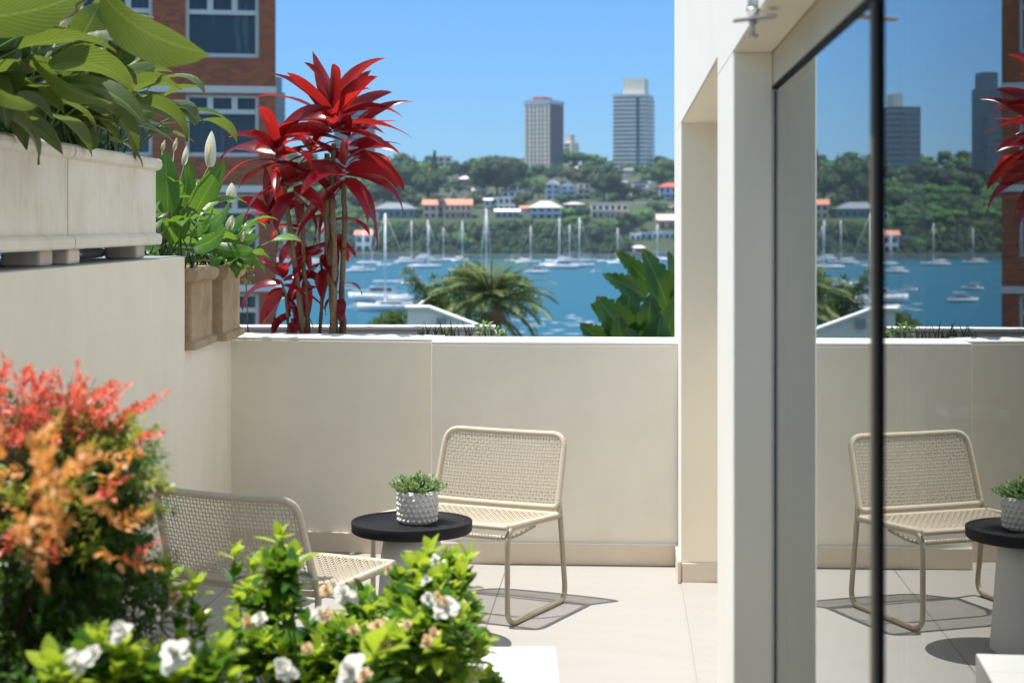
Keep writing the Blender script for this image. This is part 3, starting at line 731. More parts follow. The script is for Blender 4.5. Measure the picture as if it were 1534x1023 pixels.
def boat(pr, px, py, Lpx, yaw, label, s=None):
    Y = 33800/(py-PY0); k = s or Lpx/F*Y/10/max(.35, abs(math.cos(R(yaw)))); loc = (PXw(px, Y), Y, WZ-.05)
    if pr.name not in usedB:
        usedB.add(pr.name); pr.location = loc; pr.scale = (k,)*3; pr.rotation_euler.z = R(yaw); pr['label'] = label; pr['group'] = 'boats moored on the harbour'; return
    dup(pr, loc, R(yaw), k, label, 'boats moored on the harbour')
boat(pS, 585, 466, 62, 195, 'largest near sailing boat with its tall mast right of the red plant', 1.02)
boat(pS, 613, 395, 26, 10, 'white sailing boat near the far shore, furthest left of the open row', 1.0)
boat(pS2, 637, 402, 38, -8, 'sailing boat with a bright blue boom cover', 1.0)
boat(pM, 657, 392, 27, 5, 'low white motor boat tight against the shore above the blue covered boat')
boat(pS, 691, 393, 20, 60, 'sailing boat end on with a thick pale mast left of the palm', 1.0)
boat(pM, 684, 406, 24, 170, 'small white cruiser partly behind the leafy branch')
boat(pM, 620, 428, 36, 200, 'white motor cruiser in the middle of the water above the wake')
boat(pM, 600, 424, 18, 150, 'small motor boat touching the cruiser in midwater')
boat(pM, 575, 399, 22, 160, 'short cruiser beside the red plant, level with the sailing row')
boat(pM, 588, 397, 20, 0, 'low white runabout just right of the short cruiser')
boat(pS, 541, 408, 24, 15, 'sailing boat close beside the stems of the red plant', .8)
boat(pM, 520, 434, 24, 190, 'white motor boat glimpsed between the red plant and the water')
boat(pS, 727, 416, 30, 75, 'sailing boat hidden behind the palm with only its tall mast clear', 1.18)
boat(pM, 776, 394, 34, 8, 'long low white boat above the palm crown')
boat(pM, 803, 410, 38, 175, 'white motor boat lying alone right of the palm')
boat(pS, 834, 400, 40, 12, 'left sailing boat of the crowded group in the middle', 1.05)
boat(pM, 842, 403, 50, 184, 'large white motor cruiser in the crowded group')
boat(pS, 850, 393, 26, -6, 'sailing boat with the shortest mast in the crowded group', .9)
boat(pS2, 864, 401, 44, 6, 'right sailing boat of the crowded group', 1.06)
boat(pM, 880, 392, 28, 0, 'white boat behind the right end of the crowded group')
boat(pM, 893, 408, 14, 20, 'tiny white dinghy right of the crowded group')
boat(pM, 906, 393, 22, 170, 'low boat near the shore left of the big banana like leaves')
boat(pM, 930, 393, 22, 30, 'white boat showing above the topmost broad leaf')
boat(pM, 965, 401, 18, 15, 'white boat showing between two upright broad leaves')
boat(pM, 981, 399, 16, 165, 'small white boat beside the rightmost upright leaf')
boat(pM, 444, 450, 44, 185, 'white cruiser seen as a reflection low in the glass')
boat(pM, 430, 432, 30, 20, 'white motor boat left of the red stems')
boat(pS, 640, 389, 20, 0, 'slender sailing boat moored beside the seawall', .9)
boat(pM, 700, 400, 22, 0, 'white boat right of the thick pale mast')
boat(pM, 568, 452, 90, 176, 'long white launch throwing up the wake beside the red plant', 1.05)

rb = random.Random(19)
for px in (556, 668, 790, 926, 990, 480, 425):
    boat(rb.choice((pS, pS, pS2)), px+rb.uniform(-3, 3), rb.uniform(390, 397), 20, rb.uniform(-25, 25)+rb.choice((0, 180)), 'small white sailing boat in the row moored along the far shore', rb.uniform(.72, 1.0))
# ------------------------------------------------------------------ brick block
bY = 60.; ang = R(10); bx = PXw(413, bY)
BO = Vector((bx, bY, 0)); U = Vector((-math.cos(ang), -math.sin(ang), 0)); 
def bu(px):  # distance along the face from the right corner, to the left
    k = (px-PX0)/F; return (bx-k*bY)/(-U.x+k*U.y) if False else (k*bY-bx)/(U.x-k*U.y)
def bz(py, u): return PZ(py, bY+U.y*u)
BT = thing('brick_apartment_building', 'tall red brick apartment building with white framed windows behind the terrace', 'building', (bx, bY, WZ), 0)
BT.rotation_euler.z = ang
# local frame: x along the face (negative to the left), y inwards
cols_ = []
for a, b in ((278, 388), (118, 228), (-42, 68), (-202, -92), (-362, -252)): cols_.append((-bu(b), -bu(a)))
cols_ = [(min(a, b), max(a, b)) for a, b in cols_]
u0 = -bu(340)
rows_ = []
for k in range(-3, 5):
    yt = 142+149*k; rows_.append((bz(yt+93, 2)-WZ, bz(yt, 2)-WZ))
wl = MB(); X0 = -34.; Zt = 26.
xsb = sorted({X0, 0.} | {v for c in cols_ for v in c}); zsb = sorted({0., Zt} | {v for c in rows_ for v in c})
for i in range(len(xsb)-1):
    for j in range(len(zsb)-1):
        cx = (xsb[i]+xsb[i+1])/2; cz = (zsb[j]+zsb[j+1])/2
        if any(a < cx < b for a, b in cols_) and any(a < cz < b for a, b in rows_): continue
        wl.quad((xsb[i], 0, zsb[j]), (xsb[i+1], 0, zsb[j]), (xsb[i+1], 0, zsb[j+1]), (xsb[i], 0, zsb[j+1]))
for a, b in cols_:
    for c, d in rows_:
        wl.quad((a, 0, c), (a, .35, c), (a, .35, d), (a, 0, d)); wl.quad((b, 0, d), (b, .35, d), (b, .35, c), (b, 0, c))
        wl.quad((a, 0, d), (a, .35, d), (b, .35, d), (b, 0, d)); wl.quad((b, 0, c), (b, .35, c), (a, .35, c), (a, 0, c))
wl.quad((0, 0, 0), (0, 16, 0), (0, 16, Zt), (0, 0, Zt)); wl.quad((X0, 16, 0), (X0, 0, 0), (X0, 0, Zt), (X0, 16, Zt)); wl.quad((0, 16, 0), (X0, 16, 0), (X0, 16, Zt), (0, 16, Zt)); wl.quad((X0, 0, Zt), (0, 0, Zt), (0, 16, Zt), (X0, 16, Zt))
wl.build('wall', M['brick'], BT, smooth=False, world=False)
for c, d in rows_:
    m = MB(); m.box(X0, .02, -.05, -.004, d+.06, d+.30); m.build('lintel_band', M['winframe'], BT, smooth=False, world=False)
    for a, b in cols_:
        f = MB(); h = d-c; y0, y1 = .14, .24; zt = d-h*.27
        f.box(a, b, y0, y1, c, c+.14); f.box(a, b, y0, y1, d-.10, d); f.box(a, a+.12, y0, y1, c+.14, d-.1); f.box(b-.12, b, y0, y1, c+.14, d-.1)
        f.box(a+.12, b-.12, y0, y1, zt-.08, zt+.08)
        for q in (1/3, 2/3): xx = a+(b-a)*q; f.box(xx-.1, xx+.1, y0, y1, zt+.08, d-.1)
        fo = f.build('window', M['winframe'], BT, smooth=False, world=False)
        g_ = MB(); g_.box(a, b, .28, .30, c, d); g_.build('pane', M['winglass'], fo, smooth=False, world=False)

# ------------------------------------------------------------------ neighbouring white roof, shrubs, palm, strelitzia
t = thing('white_building', 'white neighbouring building with a sloping parapet just beyond the terrace', 'building', P(660, 520, 24))
m = MB(); Y = 24
poly = [P(609, 640, Y), P(745, 640, Y), P(742, 501, Y), P(640, 463, Y), P(611, 463, Y)]
m.slab(poly, (0, .3, 0)); m.slab([P(609, 640, Y)+Vector((0, .31, 0)), P(611, 640, Y)+Vector((0, .31, 0)), P(612, 470, Y)+Vector((0, .31, 0)), P(609, 470, Y)+Vector((0, .31, 0))], (0, 4, 0))
m.build('wall', M['white'], t, smooth=False)
m = MB(); m.slab([P(606, 463, Y-.06), P(641, 463, Y-.06), P(748, 503, Y-.06), P(748, 499.5, Y-.06), P(642, 459.5, Y-.06), P(606, 459.5, Y-.06)], (0, .45, 0)); m.build('coping', M['coping'], t, smooth=False)
m = MB(); m.slab([P(654, 476, Y-.08), P(668, 476, Y-.08), P(668, 490, Y-.08), P(654, 490, Y-.08)], (0, .05, 0)); m.build('panel', M['hg'], t, smooth=False)

def leafcloud(m, blobs, n, size, r, up=.4, asp=.5, segs=1):
    tot = sum(b[1]**2 for b in blobs)
    for c, rr in blobs:
        for k in range(int(n*rr*rr/tot)):
            d = Vector((r.gauss(0, 1), r.gauss(0, 1), r.gauss(0, 1)+.3)).normalized(); p = c+d*rr*(r.random()**.33)
            q = size*r.uniform(.6, 1.3); dd = (d+Vector((r.uniform(-.9, .9), r.uniform(-.9, .9), r.uniform(-.4, up)))).normalized()
            m.leaf(p, dd, q, q*asp, r.uniform(.2, .9), 2 if segs == 1 else segs, .25, r.uniform(-1, 1), .7)
r = random.Random(4)
t = thing('shrub', 'olive green rounded shrub beside the sloping white parapet', 'shrub', P(588, 520, 32))
m = MB(); leafcloud(m, [(P(585, 487, 32), .26), (P(600, 486, 32), .22), (P(568, 492, 32), .2), (P(590, 508, 32), .35)], 2600, .07, r); m.build('foliage', M['shrub'], t, smooth=False)
m = MB(); m.tube([P(588, 640, 32), P(588, 520, 32), P(585, 490, 32)], [.04, .03, .01], 6); m.build('stem', M['trunk'], t)
# leafy branch leaning left of the palm
t = thing('feathery_tree', 'loose dark green tree leaning left beside the palm crown', 'tree', P(655, 560, 45))
m = MB(); b = [(P(612, 414, 45), .18), (P(622, 428, 45), .2), (P(632, 442, 45), .26), (P(645, 452, 45), .32), (P(655, 440, 45), .22), (P(660, 465, 45), .4), (P(640, 460, 45), .25), (P(652, 420, 45), .12), (P(668, 480, 45), .4)]
leafcloud(m, b, 2600, .13, r, asp=.3); m.build('foliage', M['shrub'], t, smooth=False)
m = MB(); m.tube([P(665, 640, 45), P(662, 500, 45), P(645, 450, 45), P(612, 410, 45)], [.12, .09, .04, .01], 6); m.build('trunk', M['trunk'], t)

def frond(m, base, az, elev, L, droop, r, n=26, ll=.42, stiff=.2, w=.05):
    d = Vector((math.cos(az)*math.cos(elev), math.sin(az)*math.cos(elev), math.sin(elev))); p = Vector(base); pts = [p.copy()]; up = Vector((0, 0, 1))
    for i in range(n):
        p = p+d*(L/n); pts.append(p.copy()); ax = d.cross(up)
        if ax.length > .02: d = (Matrix.Rotation(-droop/n*(.4+1.2*i/n), 3, ax.normalized()) @ d).normalized()
        sd = d.cross(up); sd = sd.normalized() if sd.length > .05 else Vector((1, 0, 0)); nr = sd.cross(d)
        t = i/n
        if t > .12:
            l = ll*math.sin(math.pi*min(1, .15+t*.85))**.6
            for s_ in (-1, 1):
                dd = (sd*s_*1.0+d*.75+nr*stiff+Vector((0, 0, -.15))).normalized()
                m.leaf(p, dd, l*r.uniform(.85, 1.1), w, r.uniform(.5, 1.1), 3, .2, 0, .6)
    m.tube(pts[::3], [.035*(1-i/len(pts[::3]))*L/2.2+.006 for i in range(len(pts[::3]))], 4, cap=False)
def palm(base, n, L, label, seed):
    r = random.Random(seed); t = thing('palm_tree', label, 'palm', (base.x, base.y, WZ+1.2))
    m = MB()
    for k in range(n):
        az = k*2.39996+r.uniform(-.2, .2); e = R(82-88*(k/n)+r.uniform(-8, 8)); frond(m, base+Vector((0, 0, .1)), az, e, L*r.uniform(.8, 1.05), R(75), r)
    m.build('crown', M['palm'], t, smooth=False)
    m = MB()
    for k in range(9):
        az = r.uniform(0, 6.28); frond(m, base-Vector((0, 0, .15)), az, R(-20), L*.7, R(65), r, 22, .3)
    for k in range(5): frond(m, base+Vector((.1, -.5, .1)), R(r.uniform(-100, -70)), R(0), L*.5, R(95), r, 16, .2)
    m.build('dead_fronds', M['deadpalm'], t, smooth=False)
    m = MB(); m.tube([base-Vector((0, 0, .1)), base-Vector((.1, 0, 3)), (base.x+.1, base.y, WZ+1.1)], [.25, .2, .28], 10); m.build('trunk', M['trunk'], t)
palm(P(736, 462, 42), 50, 1.72, 'palm tree crown with drooping dead fronds beyond the parapet', 2)
t = thing('broadleaf_tree', 'bushy green tree rising behind the palm', 'tree', P(700, 560, 50)); m = MB(); r = random.Random(31)
leafcloud(m, [(P(700, 425, 50), .5), (P(690, 445, 50), .7), (P(712, 412, 50), .32), (P(675, 455, 50), .5), (P(760, 440, 50), .55), (P(790, 452, 50), .4), (P(780, 430, 50), .3)], 4200, .16, r, asp=.35); m.build('foliage', M['shrub'], t, smooth=False)
m = MB(); m.tube([P(705, 680, 50), P(702, 500, 50), P(700, 430, 50)], [.15, .12, .03], 6); m.build('trunk', M['trunk'], t)

def bigleaf(m, st, base, tip, W, bow=.15, n=10, side=(1, 0, 0), fold=.35, rag=False):
    base, tip = Vector(base), Vector(tip); ax = tip-base; L = ax.length; d = ax.normalized()
    side = Vector(side); sd = (side-d*side.dot(d)).normalized(); nr = sd.cross(d)
    k = len(m.v); pts = []
    for i in range(n+1):
        t = i/n; p = base.lerp(tip, t)+nr*bow*L*math.sin(math.pi*t)+Vector((0, 0, 0)); wt = W/2*math.sin(math.pi*min(1, .06+t*.94)**.75)**.65
        if i == n: wt = W*.02
        if rag and i % 3 == 1: wt *= rnd.uniform(.72, .95)
        wv = math.sin(t*11+tip.x*30)*W*.03
        m.v += [p-sd*wt+nr*(wt*fold+wv), p, p+sd*wt+nr*(wt*fold-wv)]
    for i in range(n):
        a = k+i*3; t0, t1 = i/n, (i+1)/n
        m.face([a, a+1, a+4, a+3], [(0, t0), (.5, t0), (.5, t1), (0, t1)]); m.face([a+1, a+2, a+5, a+4], [(.5, t0), (1, t0), (1, t1), (.5, t1)])
SY = 19.
t = thing('strelitzia', 'clump of giant bird of paradise with broad paddle leaves left of the white pillar', 'plant', P(985, 640, SY))
m = MB(); s_ = MB()
for (bx_, by_, tx, ty, W, sd, dy) in ((1003, 470, 962, 372, .34, (1, .3, 0), 0), (975, 430, 922, 375, .22, (.6, .2, 1), .1), (968, 445, 902, 411, .24, (.1, .2, 1), -.2), (940, 510, 893, 444, .40, (1, .3, .3), -.3),
        (935, 525, 945, 428, .42, (1, -.2, 0), -.1), (915, 520, 868, 485, .26, (.2, 0, 1), -.35), (1000, 455, 1001, 376, .22, (1, .9, 0), .1), (1014, 470, 1020, 378, .3, (1, .2, 0), .2), (960, 530, 975, 440, .40, (1, .2, 0), -.2),
        (985, 540, 1012, 440, .36, (1, .3, 0), -.1), (925, 540, 925, 470, .3, (1, .4, 0), -.4), (905, 470, 885, 455, .2, (.3, .2, 1), .3), (985, 545, 990, 470, .4, (1, -.4, 0), -.35), (1000, 545, 1030, 480, .4, (1, .2, 0), -.3), (955, 560, 940, 490, .4, (1, .1, 0), -.5), (920, 560, 885, 500, .35, (1, .1, .3), -.5)):
    A = P(bx_, by_, SY+dy); B = P(tx, ty, SY+dy-.1); bigleaf(m, s_, A, B, W, .09, 26, sd, .35, True); s_.tube([P(985+(bx_-985)*.3, 640, SY), A], [.045, .02], 6)
m.build('foliage', M['banana'], t); s_.build('stem', M['stem'], t)

# ------------------------------------------------------------------ terrace walls
def wallseg(A, B, th, z0, z1):  # front face from A to B, thickness behind
    A = Vector((*A, 0)); B = Vector((*B, 0)); d = (B-A).normalized(); n = Vector((-d.y, d.x, 0)); return [A, B, B+n*th, A+n*th]
HW = 1.046
pr0 = (-.383, 8.23); pr1 = (.80, 8.154)
t = thing('parapet_wall', 'right half of the cream rear parapet, standing slightly proud of the left half', 'wall', (.2, 8.2, 0))
q = wallseg(pr0, pr1, .26, 0, HW); m = MB(); m.prism([(v.x, v.y) for v in q], 0, HW-.012); m.build('wall', M['wall'], t, smooth=False, bevel=.004)
q2 = wallseg(pr0, (.80, 8.154), .36, 0, 0); m = MB(); m.prism([(v.x, v.y+.001) for v in q2], HW-.0115, HW+.003); m.build('coping', M['coping'], t, smooth=False, bevel=.004)
m = MB(); q = wallseg((-.383, 8.212), (.79, 8.1365), .017, 0, 0); m.prism([(v.x, v.y) for v in q], .001, .098); m.build('skirting', M['skirt'], t, smooth=False, bevel=.003)
m = MB(); q = wallseg((-.383, 8.214), (.79, 8.1385), .015, 0, 0); m.prism([(v.x, v.y) for v in q], .098, .102); m.build('lit_skirting_edge', M['coping'], t, smooth=False)  # white strip puts a sunlit top edge into the skirting's colour
pl0 = (-1.42, 8.60); pl1 = (-.384, 8.42)
t = thing('parapet_wall', 'left half of the cream rear parapet below the red leaved plant', 'wall', (-.9, 8.5, 0))
m = MB(); q = wallseg(pl0, pl1, .2, 0, 0); m.prism([(v.x, v.y) for v in q], 0, HW-.012); m.build('wall', M['wall'], t, smooth=False, bevel=.004)
m = MB(); q = wallseg(pl0, pl1, .29, 0, 0); m.prism([(v.x, v.y+.001) for v in q], HW-.0115, HW+.002); m.build('coping', M['coping'], t, smooth=False, bevel=.004)
m = MB(); q = wallseg((-1.39, 8.577), (-.384, 8.4025), .017, 0, 0); m.prism([(v.x, v.y) for v in q], .001, .098); m.build('skirting', M['skirt'], t, smooth=False, bevel=.003)
# planting bed and its outer wall
t = thing('bed_wall', 'low shaded outer wall of the planting bed behind the parapet', 'wall', (-1, 9.4, 0))
m = MB(); m.box(-3.2, -.10, 9.30, 9.44, -3, 1.04); m.build('wall', M['white'], t, smooth=False, bevel=.004)
m = MB(); m.box(-3.22, -.09, 9.28, 9.46, 1.041, 1.056); m.build('coping', M['coping'], t, smooth=False)
m = MB(); m.box(-3.2, .95, 8.68, 9.29, .5, .93); tag(m.build('soil', M['soil'], None, smooth=False), 'dark soil of the bed behind the parapet', 'soil', kind='structure')
# left side wall: high part and low part
def lw(Y): return -1.565+.0204*Y+.0
t = thing('side_wall', 'tall cream wall on the left carrying the stone troughs', 'wall', (-1.6, 5, 0))
m = MB(); m.prism([(lw(-2), -2), (lw(7.49), 7.49), (lw(7.49)-.75, 7.49), (lw(-2)-.75, -2)], 0, 1.463); m.build('wall', M['wall'], t, smooth=False, bevel=.003)
m = MB(); m.prism([(lw(7.492)+.0, 7.492), (lw(8.62), 8.62), (lw(8.62)-.75, 8.62), (lw(7.492)-.75, 7.492)], 0, 1.056); m.build('low_wall', M['wall'], t, smooth=False, bevel=.003)
m = MB(); m.prism([(lw(-2)-.003, -2), (lw(7.48)-.003, 7.48), (lw(7.48)-.74, 7.48), (lw(-2)-.74, -2)], 1.4635, 1.4665); m.build('wall_top', M['pipe'], t, smooth=False)

# stone troughs
def trough(ya, yb, label):
    xo = lw((ya+yb)/2)
    t = thing('stone_trough', label, 'planter', (xo-.3, (ya+yb)/2, 1.464), 0, 'long pale stone troughs on the side wall')
    X1 = lw(ya)-.02; m = MB(); prf = [(0.018, 1.520), (.024, 1.527), (.026, 1.552), (.018, 1.562), (.010, 1.566), (0, 1.568), (0, 1.818), (.010, 1.820), (.022, 1.826), (.028, 1.842), (.024, 1.858), (.010, 1.868)]
    w_ = .58; n0 = len(m.v)
    for o_, z in prf:
        m.v += [Vector((X1+o_, ya+.004-o_*.0, z)), Vector((X1+o_+.0204*(yb-ya), yb-.004, z)), Vector((X1-w_-o_, yb-.004, z)), Vector((X1-w_-o_, ya+.004, z))]
    for i in range(len(prf)-1):
        for k in range(4): k2 = (k+1) % 4; m.face([n0+i*4+k, n0+i*4+k2, n0+(i+1)*4+k2, n0+(i+1)*4+k])
    m.face([n0+3, n0+2, n0+1, n0])
    L_ = n0+(len(prf)-1)*4; n1 = len(m.v); ins = .045
    m.v += [Vector((X1-ins, ya+ins, 1.868)), Vector((X1-ins+.0204*(yb-ya), yb-ins, 1.868)), Vector((X1-w_+ins, yb-ins, 1.868)), Vector((X1-w_+ins, ya+ins, 1.868))]
    for k in range(4): k2 = (k+1) % 4; m.face([L_+k, L_+k2, n1+k2, n1+k])
    n2 = len(m.v); m.v += [v-Vector((0, 0, .06)) for v in m.v[n1:n1+4]]
    for k in range(4): k2 = (k+1) % 4; m.face([n1+k, n1+k2, n2+k2, n2+k])
    m.build('trough', M['stone'], t, smooth=False, bevel=.002)
    m = MB(); m.v += [Vector(v) for v in []]; m.quad(*[v+Vector((0, 0, .0)) for v in [Vector((X1-.05, ya+.05, 1.84)), Vector((X1-.05, yb-.05, 1.84)), Vector((X1-w_+.05, yb-.05, 1.84)), Vector((X1-w_+.05, ya+.05, 1.84))]]); m.build('soil', M['soil'], t)
    for yy in (ya+.05, yb-.19):
        for xx in (X1-.14, X1-w_+.03): m = MB(); m.box(xx, xx+.13, yy, yy+.15, 1.467, 1.521); m.build('foot', M['stone'], t, smooth=False, bevel=.01)
    return t
trough(4.35, 5.735, 'long pale stone trough nearest the camera on the left wall')
trough(5.74, 7.03, 'pale stone trough at the far end of the left wall')
t = thing('drain_pipe', 'grey irrigation pipe with steel clip lying under the troughs', 'pipe', (lw(6)-.2, 6, 1.467))
m = MB(); m.tube([(lw(5.9)-.2, 5.75, 1.49), (lw(6.4)-.19, 6.4, 1.49), (lw(6.9)-.2, 6.85, 1.49)], .019, 10); m.build('pipe', M['pipe'], t)
for y_ in (6.0, 6.45): m = MB(); m.tube([(lw(y_)-.194, y_, 1.49), (lw(y_)-.194, y_+.05, 1.49)], .024, 10); m.build('clip', M['steel'], t)

# stone pots
def stonepot(yc, dep, label, off=0.):
    w_ = .44; x1 = lw(yc)+.035+off; t = thing('stone_pot', label, 'planter', (x1-w_/2, yc, 1.058), 0, 'square brown stone pots on the low wall')
    m = MB(); xc = x1-w_/2; hy = dep/2
    prf = [(1.058, .008), (1.090, .008), (1.096, -.006), (1.100, -.014), (1.345, -.014), (1.350, -.002), (1.362, .012), (1.382, .018), (1.402, .012), (1.412, .0), (1.412, -.03), (1.39, -.035)]
    for z, o_ in prf:
        hx = w_/2+o_; h2 = hy+min(o_, .0)-.002; m.v += [Vector((xc+hx, yc-h2, z)), Vector((xc+hx, yc+h2, z)), Vector((xc-hx, yc+h2, z)), Vector((xc-hx, yc-h2, z))]
    for i in range(len(prf)-1):
        for k in range(4): k2 = (k+1) % 4; m.face([i*4+k, i*4+k2, (i+1)*4+k2, (i+1)*4+k])
    m.face([3, 2, 1, 0]); m.build('pot', M['stone2'], t, smooth=False, bevel=.006)
    m = MB(); m.quad((xc+.18, yc-hy+.03, 1.391), (xc+.18, yc+hy-.03, 1.391), (xc-.18, yc+hy-.03, 1.391), (xc-.18, yc-hy+.03, 1.391)); m.build('soil', M['soil'], t)
    return Vector((xc, yc, 1.39))
sp1 = stonepot(7.77, .54, 'brown square stone pot butted against the tall side wall')
sp2 = stonepot(8.33, .52, 'brown square stone pot at the corner next to the rear parapet', .03)

# ------------------------------------------------------------------ white house on the right
WH = thing('white_house', 'white rendered house wall with deep openings and a lintel on the right', 'building', (1, 5, 0))
L0 = .05
T1, T2 = tAt(FA, 4.08), tAt(FA, 4.74); T3 = tAt(FA, 7.76); T4 = tAt(FA, 8.75)
ZT = 4.5; ZL = 2.008
def hb(m, s0, s1, t0, t1, z0, z1): return m.box(s0, s1, t0, t1, z0, z1, HT)
m = MB(); hb(m, FA, FA+.45, T1, T2, 0, ZL); m.build('pier', M['facade'], WH, smooth=False, bevel=.004)
m = MB(); hb(m, FA, FA+.6, T3, T4, 0, 2.06); m.build('pier', M['facade'], WH, smooth=False, bevel=.004)
m = MB(); hb(m, FA, FA+.45, -2.0, T2, ZL, ZT); hb(m, FA, FA+.6, T2+.001, T4, 2.06, ZT); m.build('wall', M['facade'], WH, smooth=False)
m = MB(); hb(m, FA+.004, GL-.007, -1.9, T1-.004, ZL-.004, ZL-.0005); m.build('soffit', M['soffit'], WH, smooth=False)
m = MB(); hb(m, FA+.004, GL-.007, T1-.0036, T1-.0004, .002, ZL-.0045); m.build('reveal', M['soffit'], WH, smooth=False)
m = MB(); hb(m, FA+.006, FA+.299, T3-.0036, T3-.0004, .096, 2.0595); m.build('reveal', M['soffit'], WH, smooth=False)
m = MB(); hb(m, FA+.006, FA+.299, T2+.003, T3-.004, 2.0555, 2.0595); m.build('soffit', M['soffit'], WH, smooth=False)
m = MB(); hb(m, FA+.006, FA+.5, T3-.012, T3-.0005, 0.002, .09); hb(m, FA-.014, FA-.0005, T3-.012, tAt(FA, 8.13), .002, .098); m.build('skirting', M['skirt'], WH, smooth=False, bevel=.002)
m = MB(); hb(m, FA+.008, FA+.5, T3-.008, T3-.0005, .0905, .0945); m.build('lit_skirting_edge', M['coping'], WH, smooth=False)  # recess skirting: sunlit top edge given as white colour too
m = MB(); hb(m, FA+.3, FA+.4, T2+.001, T3-.02, 0, 2.05); m.build('recess_wall', M['facade'], WH, smooth=False)
m = MB(); hb(m, FA+.002, FA+.44, T2-2.6, T3-.015, .001, .007); m.build('threshold', M['floor'], WH, smooth=False)
# glass door
t = WH
gd = MB(); GT = T1-.012
gd.k = 0
def gq(m, s, a, b, z0, z1, flip=False):
    q = [H(s, a, z0), H(s, b, z0), H(s, b, z1), H(s, a, z1)]; m.quad(*(q if not flip else q[::-1]))
gq(gd, GL, -1.2, GT, .02, 1.93, True); gd.k = 1; gq(gd, GL+.012, -1.2, GT, .02, 1.93)
gq_ = gd.build('glass_door', M['pane'], WH, smooth=False, extra=[M['paneb']])
m = MB(); hb(m, GL-.006, GL+.05, -1.3, T1-.003, 1.925, ZL-.006); m.build('head_track', M['track'], gq_, smooth=False)
m = MB(); hb(m, GL-.007, GL+.03, -1.3, T1-.004, 1.917, 1.9245); m.build('track_seal', M['rubber'], gq_, smooth=False)
m = MB(); hb(m, GL-.0015, GL+.03, GT-.006, T1-.005, .01, 1.914); m.build('jamb_seal', M['rubber'], gq_, smooth=False)
m = MB(); hb(m, GL-.005, GL+.03, 2.462, 2.492, .01, 1.914); m.build('door_stile', M['frame'], gq_, smooth=False)
m = MB(); hb(m, GL-.0055, GL+.03, 2.418, 2.4615, .01, 1.914); m.build('stile_seal', M['rubber'], gq_, smooth=False)
# room behind the glass
m = MB(); hb(m, GL+.06, 4.2, -1.5, 5.6, -.01, -.004); m.v = [v+Vector((0, 0, .012)) for v in m.v]; m.build('room_floor', M['room'], WH, smooth=False)
m = MB(); hb(m, FA+.46, 4.2, 5.2, 5.35, 0, 2.6); hb(m, 4.2, 4.3, -1.6, 5.35, 0, 2.6); hb(m, FA+.46, 4.3, -1.6, 5.35, 2.6, 2.7); hb(m, GL+.06, 4.3, -1.7, -1.6, 0, 2.6); m.build('room_wall', M['room'], WH, smooth=False)
t = thing('louvre_blind', 'pale horizontal louvre blind seen faintly through the glass', 'blind', H(1.2, 4.7, 1.2))
for k in range(15):
    z = EYE-(178+18*k-PY0)/F*4.75; m = MB(); hb(m, 1.26-.30, 1.9, 4.70, 4.715, z-.013, z+.013); m.build('slat', M['hw'], t, smooth=False)
t = thing('wall_shelf', 'short pale shelf seen through the glass above the reflected chair', 'shelf', H(.7, 3.4, 1.22))
m = MB(); m.box(PXw(1420, 3.5), PXw(1514, 3.5), 3.5, 3.6, PZ(626, 3.5), PZ(614, 3.5)); m.build('board', M['white'], t, smooth=False, bevel=.002)
m = MB(); m.box(PXw(1292, 4.6), PXw(1306, 4.6), 4.6, 4.66, PZ(620, 4.6), PZ(613, 4.6)); m.build('bracket', M['white'], t, smooth=False)
# canopy bracket
t = thing('canopy_bracket', 'steel canopy bracket with a bolt hanging below the lintel at the top', 'bracket', P(1128, 27, 3.24))
c = P(1128, 29, 3.24)
m = MB(); m.slab([c+Vector((-.040, -.03, -.008)), c+Vector((.040, -.03, .002)), c+Vector((.048, .03, .004)), c+Vector((-.034, .03, -.004))], (0, 0, .005)); m.build('plate', M['galv'], t, smooth=False, bevel=.001)
m = MB(); m.tube([c+Vector((0, 0, .002)), c+Vector((0, 0, -.030))], .0035, 8); m.tube([c+Vector((0, 0, -.030)), c+Vector((0, 0, -.034))], .010, 10); m.tube([c+Vector((0, 0, -.003)), c+Vector((0, 0, -.009))], .008, 6); m.build('bolt', M['steel'], t)
m = MB(); m.tube([c+Vector((0, 0, .004)), c+Vector((0, 0, .06))], .010, 12); m.tube([c+Vector((0, 0, .014)), c+Vector((0, 0, .02))], .013, 12); m.build('standoff', M['steel'], t)

# ------------------------------------------------------------------ foreground planter, low block
m = MB(); m.box(-2.3, 4.3, -3.3, -3.0, 0, 1.9); m.build('unseen_bounce_wall', M['wall'], WH, smooth=False)  # unseen wall added behind the camera to block blue sky and bounce light
PB = thing('planter_box', 'low white rendered planter box holding the gardenia and nandina', 'planter', (-.7, 3.2, 0))
m = MB(); z1 = .527; xr = .111; xl = lw(4)-.0
m.prism([(xl, 4.24), (xr, 4.24), (xr, 4.42), (xl, 4.42)], 0, z1); m.build('wall', M['white'], PB, smooth=False, bevel=.004)
m = MB(); m.prism([(xr-.18, 1.6), (xr, 1.6), (xr, 4.239), (xr-.18, 4.239)], 0, z1); m.build('wall', M['white'], PB, smooth=False, bevel=.004)
m = MB(); m.prism([(xl, 1.5), (xr, 1.5), (xr, 1.599), (xl, 1.599)], 0, z1); m.build('wall', M['white'], PB, smooth=False, bevel=.004)
m = MB(); m.box(xl, xr-.181, 1.6, 4.239, .05, .47); m.build('soil', M['soil'], PB, smooth=False)

